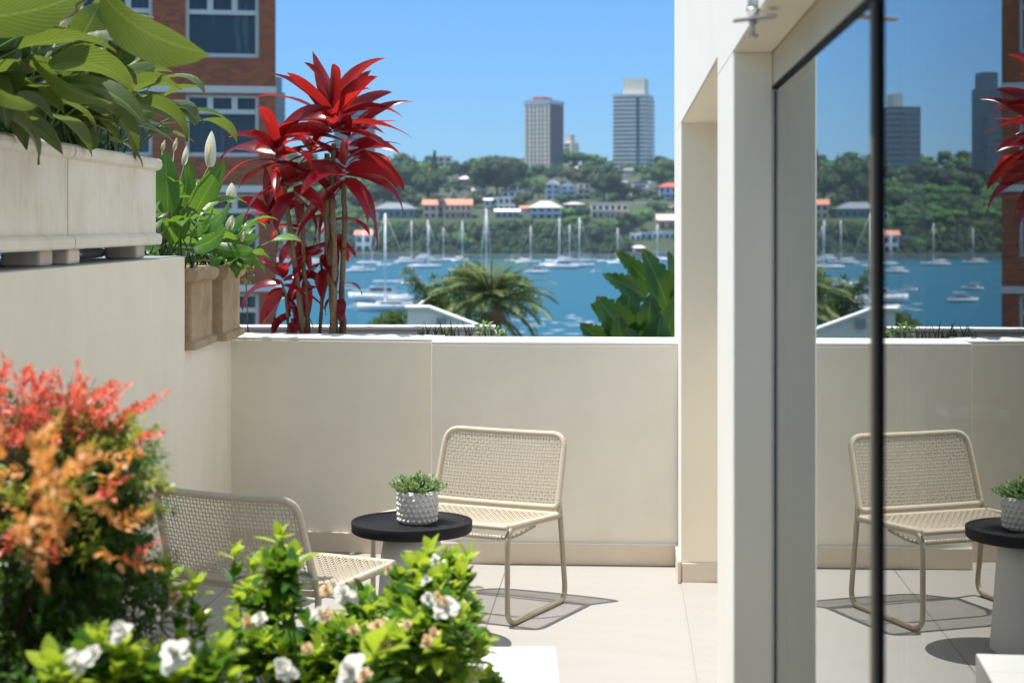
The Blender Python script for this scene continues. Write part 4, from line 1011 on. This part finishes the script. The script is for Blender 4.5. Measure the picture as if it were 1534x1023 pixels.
# ------------------------------------------------------------------ chairs
def make_chair(label, loc, rot):
    t = thing('lounge_chair', label, 'chair', loc, rot, 'woven lounge chairs'); K = dict(world=False); W = .31
    for s_ in (-1, 1):
        x = W*s_; m = MB()
        path = fillet([(x, .495, .372), (x, .0, .392), (x, .0, .011), (x, .555, .011), (x, .50, .372), (x*.965, .512, .43)], [0, .07, .07, .07, .05, 0], 7)
        m.tube(path, .0112, 10); fr = m.build('side_frame', M['tube'], t, **K)
        for yy in (.06, .49): m = MB(); m.tube([(x, yy, .0), (x, yy+.03, .0)], .006, 8); m.build('foot_glide', M['rubber'], fr, **K)
    # backrest frame, wrapped with rope
    b0 = Vector((0, .502, .405)); b1 = Vector((0, .60, .703)); bv = (b1-b0); BL = bv.length; bn = Vector((0, -bv.z, bv.y)).normalized()
    def S(u, v, o=0.):  # u -1..1, v 0..1; leans and curves
        return Vector((u, 0, 0))+b0+bv*v+bn*(o-.018*(1-(u/.3)**2))
    hw0, hw1 = .298, .288
    ring = [(-hw0, 0), (hw0, 0), (hw1, 1), (-hw1, 1)]
    rp = fillet([Vector((a, b*BL, 0)) for a, b in ring], [.02, .02, .065, .065], 6, True)
    rp = densify(rp, .0026, True); pts = [S(p.x, p.y/BL) for p in rp]
    m = MB(); m.tube(pts, [(.0118, .0138, .0138)[i % 3] for i in range(len(pts))], 8, closed=True); bf = m.build('backrest_frame', M['cord'], t, **K)
    def weave(m, SS, umin, umax, nv, nu, vlo, vhi, r=.0021, inset=None):
        for j in range(nv):
            v = vlo+(vhi-vlo)*(j+.5)/nv; pts = []
            e = inset(v) if inset else 0
            for i in range(nu+2):
                u = (umin+e)+(umax-umin-2*e)*i/(nu+1); pts.append(SS(u, v, .0026*(1 if (i+j) % 2 else -1)))
            m.tube(pts, r, 4, cap=False)
        for i in range(nu):
            u = umin+(umax-umin)*(i+1)/(nu+1); pts = []; top = 1.
            for j in range(nv+2):
                v = vlo+(vhi-vlo)*(j)/(nv+1)
                if inset and (abs(u) > umax-inset(v)): v = min(v, 1-.0)
                pts.append((u, v, .0026*(-1 if (i+1+j) % 2 else 1)))
            if inset: pts = [p for p in pts if abs(p[0]) <= umax-inset(p[1])+.002]
            if len(pts) > 2: m.tube([SS(*p) for p in pts], r, 4, cap=False)
    def ins(v):
        d = (v*BL-(BL-.065)); base = (hw0-hw1)*v
        return base+(0 if d <= 0 else .065-math.sqrt(max(0, .065**2-d*d)))
    m = MB(); weave(m, S, -hw0, hw0, 21, 40, 0.0, 1.0, .0021, ins); m.build('backrest_weave', M['cord'], t, **K)
    # seat
    def Q(u, v, o=0.): return Vector((u, .012+v*.478, .392-.02*v+.008))+Vector((0, 0, o-.020*math.sin(math.pi*v)*(1-(u/.32)**4)))
    m = MB()
    for y_, z_ in ((.004, .396), (.488, .376)):
        p = densify([(-.305, y_, z_), (.305, y_, z_)], .0032); m.tube(p, [.0125 if i % 2 else .011 for i in range(len(p))], 8)
    for s_ in (-1, 1):
        p = densify([(s_*.307, .03, .396), (s_*.307, .47, .377)], .0032); m.tube(p, [.0132 if i % 2 else .0118 for i in range(len(p))], 8)
    m.build('seat_frame', M['cord'], t, **K)
    m = MB(); weave(m, Q, -.303, .303, 26, 40, 0.0, 1.0, .0024); m.build('seat_weave', M['cord'], t, **K)
    m = MB(); p = fillet([(-.30, .27, .365), (-.24, .17, .322), (.24, .17, .322), (.30, .27, .365)], .05, 6); m.tube(p, .0085, 8); st_ = m.build('stretcher', M['tube'], t, **K)
    m = MB(); p = densify([(-.2, .17, .322), (.2, .17, .322)], .004); m.tube(p, [.0115 if i % 2 else .009 for i in range(len(p))], 8); m.build('rope_binding', M['cord'], st_, **K)
    return t
c1 = make_chair('woven beige lounge chair right of the table, facing the camera', (-.296, 7.028, 0), R(-26.4))
c2 = dup(c1, (-.69, 6.325, 0), R(153.2), 1, 'woven beige lounge chair at the left, seen from behind its backrest')

# ------------------------------------------------------------------ side table, pot
tx, ty = PXw(617, 6.67), 6.67; T_ = .466
t = thing('side_table', 'round black topped side table with a grey bell shaped base', 'table', (tx, ty, 0))
m = MB(); m.lathe([(.0, T_-.045), (.20, T_-.045), (.224, T_-.044), (.231, T_-.038), (.233, T_-.004), (.231, T_), (.225, T_), (.222, T_-.003), (.2205, T_-.007), (.0, T_-.007)], (tx, ty, 0), 96); m.build('table_top', M['black'], t)
m = MB(); m.lathe([(0, .002), (.138, .002), (.143, .008), (.142, .02), (.128, .2), (.118, .34), (.110, .385), (.095, .408), (.07, .418), (0, .4205)], (tx, ty, 0), 64); m.build('table_base', M['base'], t)
pc = Vector((-.363, 6.66, T_-.007))
t = thing('plant_pot', 'grey glazed pot studded with raised dots on the black table', 'pot', pc)
m = MB(); m.lathe([(0, 0), (.064, 0), (.070, .006), (.0735, .04), (.0745, .09), (.073, .122), (.071, .125), (.066, .124), (.065, .10), (0, .10)], pc, 48)
for i in range(6):
    z = .014+.0195*i; rr = .072+.003*math.sin(i/5*2.6)
    for k in range(22):
        a = 2*math.pi*(k+(i % 2)*.5)/22; c = pc+Vector((rr*math.cos(a), rr*math.sin(a), z)); n0 = len(m.v); o_ = Vector((math.cos(a), math.sin(a), 0)); s2 = Vector((-math.sin(a), math.cos(a), 0)); u2 = Vector((0, 0, 1))
        for rad, h in ((.0082, -.001), (.0072, .0035), (.0045, .0066)):
            for q in range(8): b = q*math.pi/4; m.v.append(c+(s2*math.cos(b)+u2*math.sin(b))*rad+o_*h)
        m.v.append(c+o_*.0078)
        for l_ in range(2):
            for q in range(8): q2 = (q+1) % 8; m.face([n0+l_*8+q, n0+l_*8+q2, n0+l_*8+8+q2, n0+l_*8+8+q])
        for q in range(8): m.face([n0+16+q, n0+16+(q+1) % 8, n0+24])
m.build('pot', M['glaze'], t)
m = MB(); m.lathe([(0, .102), (.064, .102)], pc, 24); m.build('soil', M['soil'], t)
hp = thing('small_leafy_plant', 'small pale green leafy plant growing in the studded pot', 'plant', pc+Vector((0, 0, .1)))
m = MB(); r = random.Random(15); sm = MB()
for k in range(150):
    a = r.uniform(0, 6.28); e = r.uniform(.5, 1.5); L_ = r.uniform(.055, .10); d = Vector((math.cos(a)*math.cos(e), math.sin(a)*math.cos(e), math.sin(e)))
    b = pc+Vector((d.x*.035, d.y*.035, .10)); e_ = b+Vector((d.x*L_, d.y*L_, d.z*L_*.85)); sm.tube([b, e_], .0011, 4)
    for j in range(9):
        q = b.lerp(e_, .35+.65*j/8); dd = (d+Vector((r.uniform(-1, 1), r.uniform(-1, 1), r.uniform(-.3, .9)))).normalized(); m.leaf(q, dd, r.uniform(.013, .019), .0125, .4, 2, .2, r.uniform(-1, 1), .7)
m.build('foliage', M['herb'], hp, smooth=False); sm.build('stems', M['stem'], hp)

# ------------------------------------------------------------------ peace lilies
def lily(name, label, base, n, r, Lp=(.15, .35), Ll=(.2, .34), W=(.08, .12), spread=.12, mat='spath', flowers=(), elev=(25, 80), dirs=None, explicit=(), ysp=None, group=None):
    t = thing(name, label, 'plant', base, 0, group); m = MB(); s_ = MB(); ysp = ysp or spread
    for k in range(n):
        a = r.uniform(0, 6.28) if not dirs else r.uniform(*dirs); e = R(r.uniform(*elev)); b = base+Vector((r.uniform(-spread, spread), r.uniform(-ysp, ysp), 0))
        lp = r.uniform(*Lp); d = Vector((math.cos(a)*math.cos(e), math.sin(a)*math.cos(e), math.sin(e))); q = b+d*lp*.5+Vector((0, 0, lp*.25)); p = b+d*lp+Vector((0, 0, lp*.12))
        s_.tube([b, q, p], [.005, .004, .003], 5); dl = (p-q).normalized(); dl = (dl+Vector((math.cos(a), math.sin(a), 0))*.5).normalized()
        m.leaf(p, dl, r.uniform(*Ll), r.uniform(*W), r.uniform(.7, 1.9), 9, .28, r.uniform(-.5, .5), .8, pw=.85, wave=.03)
    for (x0, y0, x1, y1, Y0, Y1, w_, bow, sd) in explicit:
        A, B = P(x0, y0, Y0), P(x1, y1, Y1); bigleaf(m, None, A, B, w_, bow, 12, sd, .25); s_.tube([base+Vector((0, 0, 0)), (base+A)/2+Vector((0, 0, .05)), A], [.005, .004, .003], 5)
    m.build('foliage', M[mat], t); s_.build('stems', M['stem'], t)
    for (px, py, Y, h, kind) in flowers:
        top = P(px, py, Y); f = MB(); bigleaf(f, None, top, top+Vector((.012, 0, h)), h*(.34 if kind < 2 else .62), -.16, 10, (1, r.uniform(-.6, .8), 0), 1.1)
        fo = f.build('flower', M['spathe' if kind else 'oldspathe'], t)
        q = MB(); q.tube([top+Vector((0, -.012, .005)), top+Vector((.008, -.02, h*.62))], [.007, .005], 8); q.build('spadix', M['spadix'], fo)
        q = MB(); q.tube([base, (base+top)/2+Vector((.01, 0, .04)), top], [.004, .0035, .003], 5); q.build('flower_stalk', M['stem'], fo)
    return t
r = random.Random(9)
xb = lambda Y: lw(Y)-.27
K_ = dict(group='peace lilies in the stone troughs')
X_ = (1, 0, .1)
lily('peace_lily', 'broad leaved peace lily at the near end of the troughs with one huge overhanging leaf', Vector((xb(4.9)+.04, 4.85, 1.85)), 80, r, (.12, .5), (.24, .38), (.09, .14), .18, ysp=.4, elev=(10, 85),
     explicit=((150, -12, 314, 82, 4.4, 4.3, .19, .10, (.25, 1, -1.1)), (-60, 30, 150, -25, 4.3, 4.5, .12, .12, (.2, 1, -1)), (50, 85, 168, 155, 4.8, 4.7, .09, .10, (.2, 1, -.9)), (-30, 110, 55, 160, 4.6, 4.5, .09, .08, (.3, 1, -1)), (-10, 150, 40, 30, 4.9, 4.9, .12, .1, (1, .2, .1)), (20, 10, 120, -20, 4.7, 4.7, .13, .1, (.2, 1, -1)), (120, 60, 150, 5, 5.0, 5.0, .1, .1, (1, .3, 0)), (175, 95, 195, 40, 5.6, 5.6, .1, .1, (1, .3, 0))),
     flowers=((92, 52, 4.9, .055, 0),), **K_)
lily('peace_lily', 'shaded peace lily filling the middle of the troughs', Vector((xb(5.7)+.06, 5.65, 1.85)), 130, r, (.12, .42), (.2, .34), (.08, .12), .18, ysp=.42, elev=(15, 85), flowers=((118, 38, 5.4, .06, 0), (62, 40, 5.3, .05, 0)), **K_)
lily('peace_lily', 'shaded peace lily at the far end of the troughs', Vector((xb(6.5)+.04, 6.45, 1.85)), 90, r, (.1, .36), (.18, .28), (.07, .10), .16, ysp=.4, elev=(20, 88),
     explicit=((160, 112, 237, 97, 6.2, 6.1, .07, .1, (.1, .3, 1)), (172, 168, 202, 110, 6.3, 6.3, .07, .08, (1, .3, 0)), (180, 160, 242, 166, 6.3, 6.2, .06, .12, (.1, .3, 1)), (130, 185, 135, 225, 5.9, 5.8, .08, .08, (1, .3, 0))), flowers=((190, 186, 6.6, .045, 0),), **K_)
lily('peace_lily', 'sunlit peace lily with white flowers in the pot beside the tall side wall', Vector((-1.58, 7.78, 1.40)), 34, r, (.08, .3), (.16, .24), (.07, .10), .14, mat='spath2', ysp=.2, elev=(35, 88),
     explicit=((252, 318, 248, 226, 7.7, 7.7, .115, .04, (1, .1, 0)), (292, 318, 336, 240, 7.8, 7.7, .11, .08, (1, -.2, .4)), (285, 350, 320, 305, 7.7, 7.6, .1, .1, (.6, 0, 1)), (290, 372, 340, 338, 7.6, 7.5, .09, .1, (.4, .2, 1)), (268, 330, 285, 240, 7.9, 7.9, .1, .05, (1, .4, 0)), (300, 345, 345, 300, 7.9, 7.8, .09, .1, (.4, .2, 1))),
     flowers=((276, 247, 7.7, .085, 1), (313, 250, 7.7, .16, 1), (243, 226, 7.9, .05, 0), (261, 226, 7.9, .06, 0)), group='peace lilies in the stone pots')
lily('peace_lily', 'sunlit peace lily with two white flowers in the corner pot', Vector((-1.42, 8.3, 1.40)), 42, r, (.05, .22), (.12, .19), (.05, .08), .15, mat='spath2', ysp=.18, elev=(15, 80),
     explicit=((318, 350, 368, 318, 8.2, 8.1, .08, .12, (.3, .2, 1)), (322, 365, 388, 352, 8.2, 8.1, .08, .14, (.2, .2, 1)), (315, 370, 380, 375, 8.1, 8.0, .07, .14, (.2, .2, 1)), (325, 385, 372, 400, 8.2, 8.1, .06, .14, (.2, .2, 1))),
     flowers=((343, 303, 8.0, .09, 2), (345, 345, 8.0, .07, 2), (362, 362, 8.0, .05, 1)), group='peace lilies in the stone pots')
t = thing('yellow_green_shrub', 'small yellow green shrub peeping out behind the corner pot', 'shrub', P(372, 500, 8.9)); m = MB(); r = random.Random(6)
leafcloud(m, [(P(368, 392, 8.85), .05), (P(360, 385, 8.9), .05), (P(370, 410, 8.85), .035)], 260, .03, r); m.build('foliage', M['nandy'], t, smooth=False)
m = MB(); m.tube([P(372, 505, 8.95), P(368, 400, 8.9)], .004, 5); m.build('stem', M['trunk'], t)

# ------------------------------------------------------------------ red cordyline
CT = thing('red_cordyline', 'tall crimson leaved cordyline rising from the bed behind the parapet', 'plant', P(480, 520, 8.95))
r = random.Random(21)
def rosette(px, py, Y, n, L, W, e0=82, e1=-25, parent=CT, lean=0, dr=(30, 100)):
    m = MB(); c = P(px, py, Y)
    for k in range(n):
        a = k*2.39996+r.uniform(-.35, .35); f = k/(n-1); e = R(e0+(e1-e0)*f+r.uniform(-9, 9)); d = Vector((math.cos(a)*math.cos(e)*1.0+lean*.3, math.sin(a)*math.cos(e)*.8, math.sin(e)))
        m.leaf(c+Vector((0, 0, .05*(1-f)-.06*f)), d, L*r.uniform(.75, 1.12), W*r.uniform(.7, 1.12), R(r.uniform(*dr)), 11, .34, r.uniform(-1.2, 1.2), .72, pw=.8, wave=.06)
    return m.build('leaf_rosette', M['cordy'], parent)
def cane(pts, r0, r1, Y=8.95):
    m = MB(); p = [P(x, y, Y+dy) for x, y, dy in pts]; out = []
    for i in range(len(p)-1):
        for j in range(6): out.append(p[i].lerp(p[i+1], j/6)+Vector((r.uniform(-.0025, .0025), 0, 0)))
    out.append(p[-1]); n = len(out); m.tube(out, [r0+(r1-r0)*i/n+(.0012 if i % 2 else 0) for i in range(n)], 10); return m.build('stem', M['bark'], CT)
for pts, a, b in ((((457, 520, 0), (446, 430, 0), (433, 330, -.03), (424, 262, -.03)), .015, .011), (((503, 520, .02), (497, 430, 0), (490, 330, 0), (490, 230, 0)), .019, .013), (((512, 520, .06), (512, 420, .06), (517, 330, .03), (513, 270, .02)), .015, .012),
                  (((497, 520, -.05), (502, 400, -.05), (497, 290, 0), (500, 215, 0)), .016, .012), (((462, 520, .05), (460, 460, .05), (455, 400, .02), (452, 300, 0)), .013, .009), (((434, 520, .05), (428, 440, 0), (420, 420, 0)), .007, .005), (((478, 520, .1), (484, 430, .1), (480, 385, .1)), .01, .006), (((410, 400, 0), (418, 350, 0), (404, 318, 0)), .006, .005)):
    cane(pts, a, b)
rosette(497, 182, 8.95, 20, .44, .082, 72, -8, dr=(10, 85)); rosette(522, 214, 9.0, 10, .40, .078, 50, -20, dr=(30, 100)); rosette(414, 232, 8.9, 17, .37, .078, 66, -22, dr=(15, 95)); rosette(517, 258, 8.93, 15, .40, .08, 40, -40, dr=(30, 110))
rosette(466, 238, 9.0, 5, .30, .07, 60, -20, dr=(25, 100)); rosette(440, 275, 8.9, 9, .30, .075, 50, -45, dr=(30, 110)); rosette(404, 322, 8.95, 9, .24, .07, 85, 0, dr=(10, 60)); rosette(424, 425, 8.95, 10, .28, .07, 50, -55); rosette(484, 385, 9.02, 7, .22, .07, 20, -78); rosette(455, 400, 9.0, 6, .23, .065, 40, -70)
rosette(510, 440, 8.95, 4, .16, .06, 0, -60); rosette(445, 350, 9.0, 7, .22, .065, 20, -70); rosette(500, 345, 9.0, 6, .22, .065, 0, -75); rosette(436, 465, 8.98, 7, .18, .05, 50, -50)

# sedges in the bed
r = random.Random(77); t = thing('sedge_plants', 'row of short dark spiky sedges along the bed behind the parapet', 'plant', P(690, 510, 8.9)); m = MB()
for k in range(75):
    px = r.choice([r.uniform(625, 700), r.uniform(650, 760)]); p = P(px, 512, 8.9+r.uniform(-.1, .2)); m.leaf(p, (r.uniform(-.3, .3), r.uniform(-.3, .3), 1), r.uniform(.06, .12)+(.05 if r.random() < .08 else 0), .009, r.uniform(0, .8), 4, .3, r.uniform(-2, 2), .5)
m.build('foliage', M['sedge'], t)
m = MB(); leafcloud(m, [(P(728, 497, 8.85), .035), (P(745, 503, 8.85), .03), (P(755, 504, 8.8), .025), (P(722, 490, 8.9), .02)], 160, .03, r); o = m.build('leafy_tuft', M['herb'], t, smooth=False)

# ------------------------------------------------------------------ gardenia
r = random.Random(42)
def whorl(m, p, d, n, L, W, spread=1.0):
    d = Vector(d).normalized(); a0 = r.uniform(0, 6.28); o1 = d.orthogonal().normalized(); o2 = d.cross(o1)
    for k in range(n):
        a = a0+k*2.39996; f = k/n; sd = o1*math.cos(a)+o2*math.sin(a); dd = (d*(1.25-f*1.1)+sd*(.35+f*.8)*spread).normalized()
        m.leaf(p-d*.022*f, dd, L*r.uniform(.75, 1.15)*(.7+.3*f), W*r.uniform(.85, 1.15), r.uniform(.2, .7), 5, .3, r.uniform(-.25, .25), .85, pw=.8)
GB = thing('gardenia_bush', 'glossy green gardenia bush with white and fading tan flowers in the planter', 'shrub', (-.35, 3.5, .47))
gm = MB(); gy = MB(); gs = MB()
blobs = [(402, 915, 52), (480, 978, 66), (555, 955, 72), (630, 908, 70), (650, 975, 80), (365, 965, 42), (540, 1020, 90), (425, 1030, 90), (310, 1030, 60), (150, 1030, 75), (90, 1050, 55), (670, 1030, 80), (690, 930, 38), (600, 1040, 90), (240, 1045, 60), (420, 860, 38), (660, 865, 38)]
root = Vector((-.38, 3.55, .48))
for px, py, rp in blobs:
    Yc = 3.55+r.uniform(-.18, .22) if px > 320 else 2.85; c = P(px, py, Yc); rr = rp/F*Yc; n = int(30*(rp/60)**2)
    for k in range(n):
        d = Vector((r.gauss(0, 1), r.gauss(0, 1)-.3, r.gauss(0, 1)+.25)).normalized(); rad = r.random()**.4; p = c+d*rr*rad; ud = (d+Vector((0, 0, .9))).normalized()
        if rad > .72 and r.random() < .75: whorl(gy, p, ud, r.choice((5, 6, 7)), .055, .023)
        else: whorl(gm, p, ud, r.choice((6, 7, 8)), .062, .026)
        if k % 4 == 0: gs.tube([p, p-ud*.07, root.lerp(p, .45)-Vector((0, 0, .03))], [.0016, .002, .003], 4, cap=False)
for px, py, Y, n, s_ in ((420, 803, 3.7, 6, 1.), (352, 828, 3.7, 6, .9), (245, 872, 3.4, 8, 1.3), (222, 890, 3.4, 6, 1.1), (268, 905, 3.4, 9, 1.1), (300, 930, 3.4, 8, 1), (645, 832, 3.7, 6, 1.2), (700, 838, 3.7, 5, 1), (600, 868, 3.6, 7, 1), (380, 850, 3.7, 7, 1), (440, 840, 3.6, 7, 1.1), (75, 1000, 2.7, 7, 1.2), (150, 965, 2.8, 7, 1.0), (178, 972, 2.8, 7, 1), (100, 1010, 2.7, 7, 1), (270, 960, 3.3, 7, 1), (290, 880, 3.4, 7, 1), (620, 850, 3.6, 7, 1), (690, 860, 3.6, 7, 1), (560, 980, 3.1, 6, 1.6), (305, 985, 3.2, 7, 1.1), (240, 1000, 3.2, 7, 1.1)):
    p = P(px, py, Y); whorl(gy, p, (r.uniform(-.2, .2), -.1, 1), n, .06*s_, .026*s_); whorl(gm, p-Vector((0, 0, .045)), (r.uniform(-.2, .2), 0, 1), 6, .055, .024)
    gs.tube([p, p-Vector((.005, 0, .09)), root.lerp(p, .6)-Vector((0, 0, .08))], [.0016, .0022, .003], 4, cap=False)
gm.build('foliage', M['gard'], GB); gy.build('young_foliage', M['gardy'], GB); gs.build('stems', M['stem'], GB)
def flower(px, py, Y, R_, kind):
    R_ *= .76 if kind else .68
    c = P(px, py, Y); f = MB(); ax = Vector((r.uniform(-.4, .3), -.8, .75)).normalized(); o1 = ax.orthogonal().normalized(); o2 = ax.cross(o1)
    for ring, (n, e, l_) in enumerate(((8, .15, 1.), (7, .5, .82), (6, .9, .62), (5, 1.25, .42), (3, 1.5, .25))):
        for k in range(n):
            a = 6.283*k/n+ring*.5+r.uniform(-.35, .35); sd = o1*math.cos(a)+o2*math.sin(a); dd = (sd*math.cos(e)+ax*math.sin(e)).normalized()
            L_ = R_*l_*r.uniform(.7, 1.2); e = e+r.uniform(-.2, .35)
            # petal: rounded blade in the plane of dd and its side
            s2 = ax.cross(sd).normalized(); n0 = len(f.v); nn = 5
            for i in range(nn+1):
                tt = i/nn; w_ = L_*.36*math.sin(math.pi*min(1, .10+tt*.82))**.6; p = c+dd*L_*tt-ax*(L_*.28*tt*tt*(1 if ring < 2 else -.3))
                f.v += [p-s2*w_+ax*w_*.2, p, p+s2*w_+ax*w_*.2]
            for i in range(nn): a_ = n0+i*3; f.face([a_, a_+1, a_+4, a_+3]); f.face([a_+1, a_+2, a_+5, a_+4])
    f.lathe([(0, -.002), (R_*.22, 0), (R_*.24, R_*.2), (R_*.12, R_*.34), (0, R_*.38)], c, 8); o = f.build('flower' if kind else 'wilted_flower', M['petal' if kind else 'tan'], GB); return o
for a in ((181, 943, 2.75, .030, 1), (112, 992, 2.7, .033, 1), (140, 978, 2.75, .025, 1), (262, 980, 2.75, .040, 1), (300, 978, 3.1, .034, 1), (330, 972, 3.2, .03, 1), (425, 1004, 3.0, .034, 1), (515, 890, 3.3, .032, 1), (500, 880, 3.35, .02, 1), (527, 1006, 3.0, .042, 1), (345, 1018, 3.0, .035, 1), (668, 910, 3.3, .034, 1), (640, 868, 3.4, .018, 1), (640, 897, 3.35, .022, 1), (652, 838, 3.55, .018, 1), (390, 927, 3.2, .022, 1), (480, 918, 3.2, .02, 1)): flower(*a)
for a in ((372, 932, 3.2, .022, 0), (485, 922, 3.2, .026, 0), (488, 885, 3.3, .022, 0), (564, 938, 3.2, .026, 0), (530, 945, 3.2, .02, 0), (640, 960, 3.2, .02, 0), (650, 948, 3.2, .018, 0), (577, 968, 3.1, .02, 0), (582, 853, 3.5, .016, 0), (545, 1010, 2.98, .022, 0), (700, 955, 3.3, .014, 0), (460, 970, 3.1, .018, 0), (262, 895, 3.35, .022, 0), (665, 900, 3.28, .014, 0), (610, 935, 3.2, .016, 0), (655, 893, 3.3, .016, 0)): flower(*a)

# ------------------------------------------------------------------ nandina
r = random.Random(64)
NB = thing('nandina_bush', 'dense nandina bush with coral red and orange new leaves at the left edge', 'shrub', (-1.02, 3.3, .47))
def nspray(m, p, d, L, n, ll, w=.42, droop=.4):
    d = Vector(d).normalized(); up = Vector((0, 0, 1)); p = Vector(p)
    for i in range(n):
        p = p+d*L/n; ax = d.cross(up)
        if ax.length > .05: d = (Matrix.Rotation(-droop/n, 3, ax.normalized()) @ d).normalized()
        o1 = d.orthogonal().normalized(); a = r.uniform(0, 6.28); sd = o1*math.cos(a)+d.cross(o1)*math.sin(a)
        for s_ in (-1, 1):
            dd = (sd*s_+d*.8+Vector((0, 0, .15))).normalized(); m.leaf(p, dd, ll*r.uniform(.7, 1.2)*(1-.45*i/n), ll*w, r.uniform(.2, .8), 3, .25, r.uniform(-.6, .6), .75)
    m.leaf(p, d, ll, ll*w, .2, 3, .25)
ng, ny, nr_, no_, ns = MB(), MB(), MB(), MB(), MB(); nroot = Vector((-1.0, 3.3, .48))
def inblob(n, bl, m, L, ll, k=5, up=.4, yr=.2, shell=.45, Yb=3.25):
    tot = sum(b[2]**2 for b in bl)
    for px, py, rp in bl:
        for q in range(int(n*rp*rp/tot)):
            Yc = Yb+r.uniform(-yr, yr); c = P(px, py, Yc); rr = rp/F*Yc; d = Vector((r.gauss(0, 1), r.gauss(0, 1), r.gauss(0, 1)+.2)).normalized(); p = c+d*rr*(r.random()**shell)
            nspray(m, p, d+Vector((0, 0, up)), L*r.uniform(.7, 1.2), k, ll)
inblob(1500, [(60, 800, 130), (120, 760, 90), (150, 720, 60), (165, 800, 50), (60, 920, 135), (140, 900, 80), (30, 700, 60), (90, 690, 55), (150, 860, 70), (20, 1000, 120), (110, 990, 70), (180, 770, 36), (130, 680, 45)], ng, .06, .026, 5)
inblob(120, [(150, 680, 45), (60, 700, 50), (30, 740, 50), (200, 830, 25), (160, 720, 60), (80, 830, 40), (120, 800, 40), (190, 700, 30)], ny, .06, .026, 5, yr=.12, Yb=3.1)
inblob(48, [(30, 600, 45), (60, 630, 45), (120, 620, 42), (20, 650, 40), (10, 610, 40), (90, 650, 30), (150, 630, 24), (0, 580, 25)], nr_, .05, .022, 6, up=1.0, yr=.1, Yb=3.1)
inblob(26, [(60, 745, 48), (25, 775, 40), (90, 725, 35), (20, 700, 30)], no_, .06, .024, 6, up=.3, yr=.06, Yb=2.35)
for x0, y0, x1, y1, mm, n_ in ((165, 640, 248, 583, nr_, 20), (150, 650, 225, 600, nr_, 16), (160, 655, 205, 605, nr_, 14), (140, 640, 188, 575, nr_, 14), (110, 610, 116, 545, nr_, 12), (110, 620, 170, 570, nr_, 10), (45, 620, 10, 535, nr_, 12), (60, 600, 78, 555, nr_, 8), (100, 640, 90, 570, nr_, 9), (140, 650, 168, 590, nr_, 9), (30, 640, 60, 570, nr_, 9), (20, 800, 118, 715, no_, 12), (50, 850, 105, 770, no_, 9), (0, 760, 60, 700, no_, 10), (70, 720, 40, 650, nr_, 9), (215, 770, 235, 740, nr_, 5), (195, 820, 262, 826, ny, 9), (190, 840, 240, 822, ny, 8), (180, 690, 215, 660, ny, 6), (190, 720, 225, 735, ny, 6), (10, 690, 40, 640, nr_, 8)):
    A, B = P(x0, y0, 3.05), P(x1, y1, 3.0); nspray(mm, A, B-A, (B-A).length, n_, .021, .32, .1); ns.tube([A, (A+nroot)/2+Vector((0, .03, .05)), nroot], [.0015, .0025, .004], 4, cap=False)
for k in range(14):
    a = r.uniform(0, 6.28); ns.tube([nroot+Vector((math.cos(a)*.05, math.sin(a)*.05, 0)), nroot+Vector((math.cos(a)*.15, math.sin(a)*.15, .35)), nroot+Vector((math.cos(a)*.28, math.sin(a)*.2, r.uniform(.4, .65)))], [.005, .004, .002], 5)
for k in range(64):
    x0 = r.uniform(-20, 165); y0 = 690-abs(r.gauss(0, 22)); A = P(x0, y0, r.uniform(3.0, 3.3)); dx = r.uniform(-.5, .75)+(.25 if x0 > 110 else 0); L_ = r.uniform(.07, .15)*(1-.3*(x0 > 120)); d = Vector((dx, r.uniform(-.3, .2), 1)).normalized()
    nspray(nr_, A, d, L_, int(L_/.011), .020, .3, r.uniform(-.1, .4)); ns.tube([A, A+d*L_], [.0016, .0008], 4, cap=False); ns.tube([A, (A+nroot)/2+Vector((0, .03, .05)), nroot], [.0015, .0025, .004], 4, cap=False)
for k in range(34):
    A = P(r.uniform(-10, 215), r.uniform(660, 860), r.uniform(2.85, 3.0)); nspray(r.choice((ny, ny, no_, nr_)), A, (r.uniform(-.4, .8), -.3, r.uniform(-.1, 1)), r.uniform(.05, .09), 6, .024)
ng.build('foliage', M['nand'], NB, smooth=False); ny.build('lime_foliage', M['nandy'], NB, smooth=False); nr_.build('coral_foliage', M['nandr'], NB, smooth=False); no_.build('orange_foliage', M['nando'], NB, smooth=False); ns.build('stems', M['bark'], NB)

# ------------------------------------------------------------------ haze
hz = MB(); hz.box(-2300, 2300, -80, 2700, WZ-3, 95); t = NT('pale_air'); pv = t.n('VolumePrincipled'); pv.inputs['Color'].default_value = (.60, .78, 1, 1); pv.inputs['Density'].default_value = .00013; pv.inputs['Anisotropy'].default_value = 0
t.l(pv.outputs[0], t.out.inputs[1]); ho = hz.build('haze', t.m, None, smooth=False); ho['kind'] = 'stuff'; ho['label'] = 'thin blue sea haze over the harbour'; ho['category'] = 'haze'
